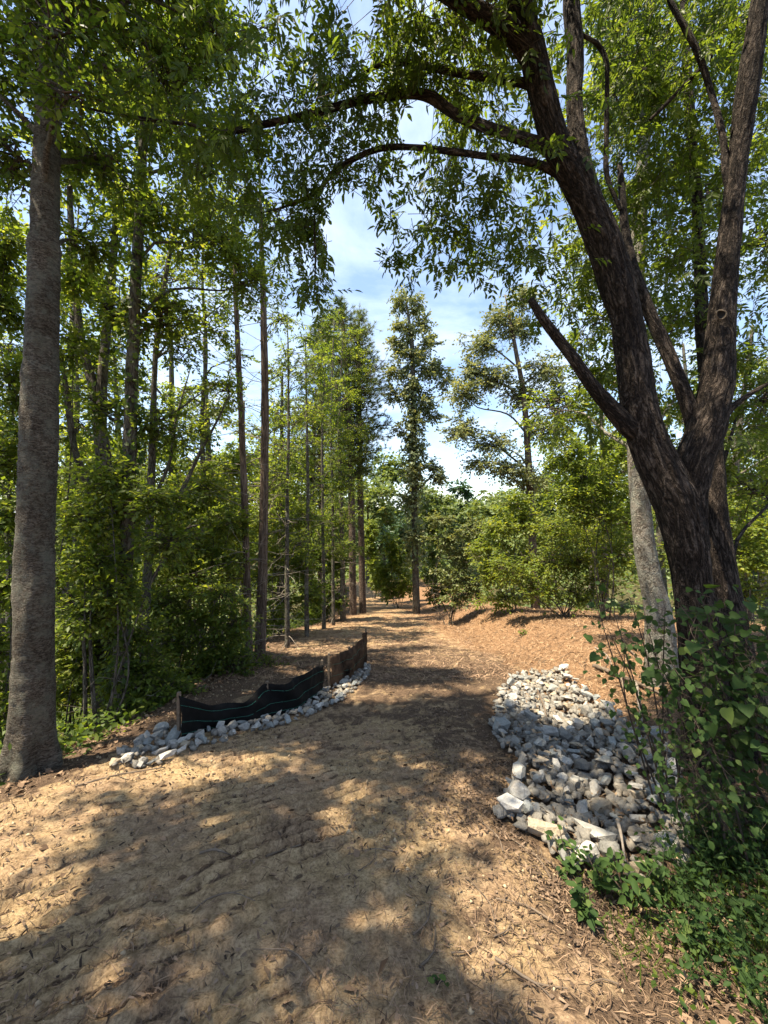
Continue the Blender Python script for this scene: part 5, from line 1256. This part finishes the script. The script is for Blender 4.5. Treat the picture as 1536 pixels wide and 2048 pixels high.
def vine(label, base, tips, n, seed, size=.085, extra=0, name='vine_plant', cat='vine', arch=.25, big=None):
    r = np.random.default_rng(seed); base = np.array([base[0], base[1], Hs(base[0], base[1])])
    root = thing(name, base, label, cat)
    pts = []; dirs = []
    for tpt in tips:
        a = base + np.array([r.normal() * .08, r.normal() * .08, -.04]); c = np.asarray(tpt)
        m = (a + c) / 2 + np.array([r.normal() * .08, r.normal() * .06, arch * np.linalg.norm(c - a) * .5])
        W = [a, m, c]
        tube_part('stem', W, [.008, .005, .002], M['twig'], root, 6, .06, None, seed)
        C, _ = smooth_path(W, [1, 1, 1], .03)
        pts.append(C); dirs.append(nrm(np.gradient(C, axis=0)))
    C = np.vstack(pts); Dd = np.vstack(dirs)
    tt = np.concatenate([np.linspace(0, 1, len(p)) for p in pts])
    w = tt ** 1.1 + .02; k = r.choice(len(C), n + extra, p=w / w.sum())
    off = r.normal(size=(n + extra, 3)) * np.array([.085, .08, .075])
    Pp = C[k] + off
    gz = H(Pp[:, 0], Pp[:, 1]); Pp[:, 2] = np.maximum(Pp[:, 2], gz + .05)
    D = nrm(Dd[k] * .3 + nrm(off) * .5 + np.array([0, -.25, -.55]) + r.normal(size=(n + extra, 3)) * .3)
    N = nrm(np.array([-.25, -.45, .85]) + r.normal(size=(n + extra, 3)) * .38)
    D, S, N = frames(D, N)
    s = size * r.uniform(.55, 1.25, n + extra)
    for i in range(n):
        o = bpy.data.objects.new('leaf', heart_me[int(r.integers(5))]); COL.objects.link(o); o.parent = root
        Mx = Matrix(((D[i][0], S[i][0], N[i][0]), (D[i][1], S[i][1], N[i][1]), (D[i][2], S[i][2], N[i][2])))
        o.matrix_local = Matrix.Translation(Vector(Pp[i] - base)) @ Mx.to_4x4() @ Matrix.Scale(float(s[i]), 4)
    tw = prisms(C[k], Pp, .0012, .0008); part('petioles', tw[0], tw[1], M['twig'], root, None, False, 'stuff')
    if extra:
        V, F, va = leaves(Pp[n:], D[n:], N[n:], s[n:] * .8, s[n:] * .62, LEAF4, r)
        part('small_leaves', V, F, M['vine_leaf'], root, {'var': va}, False, 'stuff')
    return root
r = np.random.default_rng(55)
def tips(lst): return [P(*t) for t in lst]
vine('vine tangle reaching left over the mound edge before the pale trunk', (2.0, 2.75), tips([(1190, 1200, 2.7), (1230, 1230, 2.6), (1260, 1195, 2.6), (1215, 1255, 2.6), (1290, 1235, 2.5), (1250, 1280, 2.5), (1300, 1290, 2.5), (1330, 1215, 2.5)]), 66, 551, .055, 260)
vine('vine with broad heart-shaped leaves covering the foot of the leaning trunk', (2.25, 2.3), tips([(1360, 1210, 2.3), (1400, 1190, 2.3), (1440, 1215, 2.25), (1380, 1260, 2.2), (1420, 1290, 2.2), (1470, 1250, 2.2), (1340, 1320, 2.3), (1460, 1330, 2.2), (1400, 1350, 2.2)]), 100, 552, .066, 420)
vine('vine with broad leaves at the right picture edge', (2.3, 2.1), tips([(1500, 1180, 2.2), (1530, 1240, 2.15), (1500, 1300, 2.1), (1535, 1360, 2.1), (1490, 1400, 2.1), (1520, 1450, 2.05), (1450, 1420, 2.1)]), 74, 553, .066, 300)
vine('trailing vine hanging between the rock pile and the leaning trunk', (2.05, 2.3), tips([(1350, 1420, 2.3), (1330, 1470, 2.3), (1390, 1440, 2.2), (1380, 1520, 2.2), (1420, 1500, 2.1), (1400, 1580, 2.1), (1440, 1600, 2.0), (1310, 1400, 2.4)]), 40, 554, .045, 340)
# ------------------------------------------------------------------ weeds in the lower right
def weed(label, x, y, h, n, seed, leaf='vine_leaf', L=.07, Wd=.04, tmpl=LEAF4, group=None, spread=.16):
    r = np.random.default_rng(seed); b = np.array([x, y, Hs(x, y)]); root = thing('weed_plant', b, label, 'weed', group)
    A = []; B = []; Pp = []; D = []
    for i in range(7):
        a = r.uniform(0, 6.28); e = b + np.array([math.cos(a) * spread * r.uniform(.3, 1.2), math.sin(a) * spread * r.uniform(.3, 1.2), h * r.uniform(.6, 1.1)])
        m = (b + e) / 2 + np.array([0, 0, h * .12]); A += [b, m]; B += [m, e]
        for k in range(n):
            t = r.uniform(.25, 1); p = b + (e - b) * t + r.normal(size=3) * .015; p[2] += .05 * h
            Pp.append(p); d = nrm(r.normal(size=3)); d[2] = -abs(d[2]) * .3 + .1; D.append(nrm(d))
    V, F = prisms(np.array(A), np.array(B), .003, .0018); part('stems', V, F, M['twig'], root)
    n_ = len(Pp); s = r.uniform(.55, 1.2, n_)
    V, F, va = leaves(np.array(Pp), np.array(D), nrm(np.array([0, -.2, 1.0]) + r.normal(size=(n_, 3)) * .35), L * s, Wd * s, tmpl, r)
    part('leaves', V, F, M[leaf], root, {'var': va}, False, 'stuff')
WD = [((1135, 1745), 'leafy weed growing against the near end of the rock pile'), ((1205, 1790), 'low leafy weed in front of the near rocks'), ((1265, 1830), 'broad leafy weed right of the near rocks in the litter'),
      ((1180, 1850), 'small weed below the near end of the rocks'), ((1330, 1800), 'weed sprawling right of the near rocks'), ((1430, 1750), 'weed under the vines near the right edge'), ((1480, 1850), 'weed at the right edge of the foreground litter'), ((1380, 1900), 'weed in the bottom right litter')]
for i, ((px, py), lab) in enumerate(WD):
    g = ground_hit(px, py); weed(lab, g[0], g[1], .16 + .05 * (i % 3), 9, 600 + i, L=.05 + .008 * (i % 3), Wd=.034, spread=.13)
g = ground_hit(1045, 1270); weed('tiny green sprout on the sunlit mound slope', g[0], g[1], .12, 5, 640, 'leaf_bright', .06, .04, spread=.12)
g = ground_hit(875, 1975); weed('tiny seedling in the foreground litter', g[0], g[1], .035, 1, 641, 'vine_leaf', .032, .02, spread=.03)
g = ground_hit(745, 1212)
# thin grass and creeping ground cover
r = np.random.default_rng(650); n = 5200
x = r.uniform(.75, 2.6, n); y = r.uniform(1.05, 2.9, n); k = (r.random(n) < np.clip(patch(x, y, 2.2, 9.0) * sstep(.75, 1.5, x - .05 * y), 0, 1) * (inside(rp, x, y) == 0)); x, y = x[k], y[k]; n = len(x)
D = nrm(np.stack([r.normal(size=n) * .5, r.normal(size=n) * .5, np.full(n, .75)], -1)); N = nrm(r.normal(size=(n, 3)))
V, F, va = leaves(np.stack([x, y, H(x, y)], -1), D, N, r.uniform(.05, .17, n), r.uniform(.003, .006, n), STRAW, r)
tag(link('grass', mesh_from('grass', V, F, {'var': va}), M['leaf_mid']), 'thin wispy green grass blades in the lower right litter', 'grass', kind='stuff')
n = 9000; x = r.uniform(.8, 2.7, n); y = r.uniform(1.0, 2.7, n); k = r.random(n) < np.clip(patch(x, y, 1.7, 2.0) * sstep(.9, 1.7, x) * .8, 0, 1) * (inside(rp, x, y) == 0); x, y = x[k], y[k]; n = len(x)
V, F, va = leaves(np.stack([x, y, H(x, y) + r.random(n) * .07], -1), nrm(r.normal(size=(n, 3)) * np.array([1, 1, .3])), nrm(np.array([0, 0, 1.0]) + r.normal(size=(n, 3)) * .4), r.uniform(.018, .04, n), r.uniform(.012, .025, n), LEAF2, r)
tag(link('ground_cover', mesh_from('ground_cover', V, F, {'var': va}), M['leaf_dark']), 'low green creeping leaves in the lower right litter', 'ground cover', kind='stuff')
n = 26000; x = r.uniform(-9, -2.0, n); y = r.uniform(2.5, 14, n); k = (x < left_edge(y) - .15); x, y = x[k], y[k]; n = len(x)
V, F, va = leaves(np.stack([x, y, H(x, y) + r.random(n) ** 2 * .3], -1), nrm(r.normal(size=(n, 3)) * np.array([1, 1, .4])), nrm(np.array([0, 0, 1.0]) + r.normal(size=(n, 3)) * .5), r.uniform(.05, .1, n), r.uniform(.03, .06, n), LEAF2, r)
tag(link('ground_cover', mesh_from('ground_cover', V, F, {'var': va}), M['leaf_dark']), 'low green ground cover in the woods left of the fence', 'ground cover', kind='stuff')
# crumbs and small clods of soil over the bare track
r = np.random.default_rng(660); n = 9000
x = r.uniform(-3.0, 2.2, n); y = 1.0 + 5.5 * r.random(n) ** 1.6; k = onp(x, y) & (inside(rp, x, y) == 0) & (inside(lp, x, y) == 0) & (r.random(n) < patch(x, y, 1.5, 12.0)); x, y = x[k], y[k]; n = len(x)
oc = np.array([(1, 0, 0), (-1, 0, 0), (0, 1, 0), (0, -1, 0), (0, 0, 1), (0, 0, -1)], float); of = np.array([(0, 2, 4), (2, 1, 4), (1, 3, 4), (3, 0, 4), (2, 0, 5), (1, 2, 5), (3, 1, 5), (0, 3, 5)])
sz = .004 + .012 * r.random(n) ** 3
V = np.stack([x, y, H(x, y) + sz * .3], -1)[:, None] + oc[None] * sz[:, None, None] * r.uniform(.6, 1.3, (n, 6, 1)) + r.normal(size=(n, 6, 3)) * sz[:, None, None] * .2
F = (np.arange(n)[:, None, None] * 6 + of[None]).reshape(-1, 3)
tag(link('soil_crumbs', mesh_from('soil_crumbs', V.reshape(-1, 3), F, {'var': np.repeat(r.random(n), 6)}), plain_mat('soil_crumbs', (.16, .11, .065), (.40, .31, .2), attr='var', rough=.95)), 'small crumbs and clods of soil on the trail', 'soil', kind='stuff')
# wiry tangle of thin stems and small leaves beside the vines
r = np.random.default_rng(661); n = 600; x = r.uniform(1.35, 2.5, n); y = r.uniform(1.25, 2.5, n); k = (x > .72 * y) & (inside(rp, x, y) == 0); x, y = x[k], y[k]; n = len(x)
A = np.stack([x, y, H(x, y) - .01], -1); d = nrm(np.stack([r.normal(size=n) * .5 - .1, r.normal(size=n) * .5, np.full(n, 1.0)], -1)); ln = r.uniform(.12, .5, n); mid_ = A + d * (ln * .6)[:, None]
e_ = mid_ + nrm(d + r.normal(size=(n, 3)) * .5 - np.array([0, 0, .5])) * (ln * .5)[:, None]
tA, tB = np.vstack([A, mid_]), np.vstack([mid_, e_]); V1, F1_ = prisms(tA, tB, .0016, .001)
li = r.integers(0, len(tA), 3600); Pp = tA[li] + (tB - tA)[li] * r.random((3600, 1))
sz = r.uniform(.018, .045, 3600); V2, F2_, va = leaves(Pp, nrm(r.normal(size=(3600, 3)) * np.array([1, 1, .5])), nrm(np.array([0, -.2, 1.0]) + r.normal(size=(3600, 3)) * .5), sz, sz * .5, LEAF4, r)
tag(link('undergrowth', mesh_from('undergrowth', np.vstack([V1, V2]), np.vstack([F1_, F2_ + len(V1)]), {'var': np.r_[np.zeros(len(V1)), va * .7]}), M['vine_leaf']), 'wiry dark green undergrowth tangled below the vines at the right', 'undergrowth', kind='stuff')
# leaves and needles fallen among the rocks
r = np.random.default_rng(670); n = 1500; xy = r.uniform(rp.min(0), rp.max(0), (n, 2)); xy = xy[inside(rp, xy[:, 0], xy[:, 1])]; n = len(xy)
sz = r.uniform(.025, .06, n)
V, F, va = leaves(np.stack([xy[:, 0], xy[:, 1], H(xy[:, 0], xy[:, 1]) + pile_top(xy[:, 0], xy[:, 1]) + r.uniform(-.01, .05, n)], -1), nrm(r.normal(size=(n, 3)) * np.array([1, 1, .4])), nrm(np.array([0, 0, 1.0]) + r.normal(size=(n, 3)) * .5), sz, sz * np.where(r.random(n) < .5, .08, .45), LEAF2, r)
tag(link('rock_litter', mesh_from('rock_litter', V, F, {'var': va}), plain_mat('rock_litter', (.08, .05, .03), (.33, .23, .14), attr='var', rough=.9)), 'dry leaves and needles caught among the rocks of the right pile', 'litter', kind='stuff')
# broken twigs strewn over the mound
r = np.random.default_rng(671); n = 700; x = r.uniform(1.8, 6.5, n); y = r.uniform(5, 12, n); k = (x > right_edge(y) - .2) & (inside(rp, x, y) == 0); x, y = x[k], y[k]; n = len(x)
a = r.uniform(0, 6.28, n); l = r.uniform(.06, .3, n); x2, y2 = x + np.cos(a) * l, y + np.sin(a) * l
V, F = prisms(np.stack([x, y, H(x, y) + .012], -1), np.stack([x2, y2, H(x2, y2) + r.uniform(.0, .05, n)], -1), r.uniform(.002, .007, n), .002)
tag(link('twig_debris', mesh_from('twig_debris', V, F), M['stick']), 'broken brown twigs strewn over the sunlit mound', 'twigs', kind='stuff')
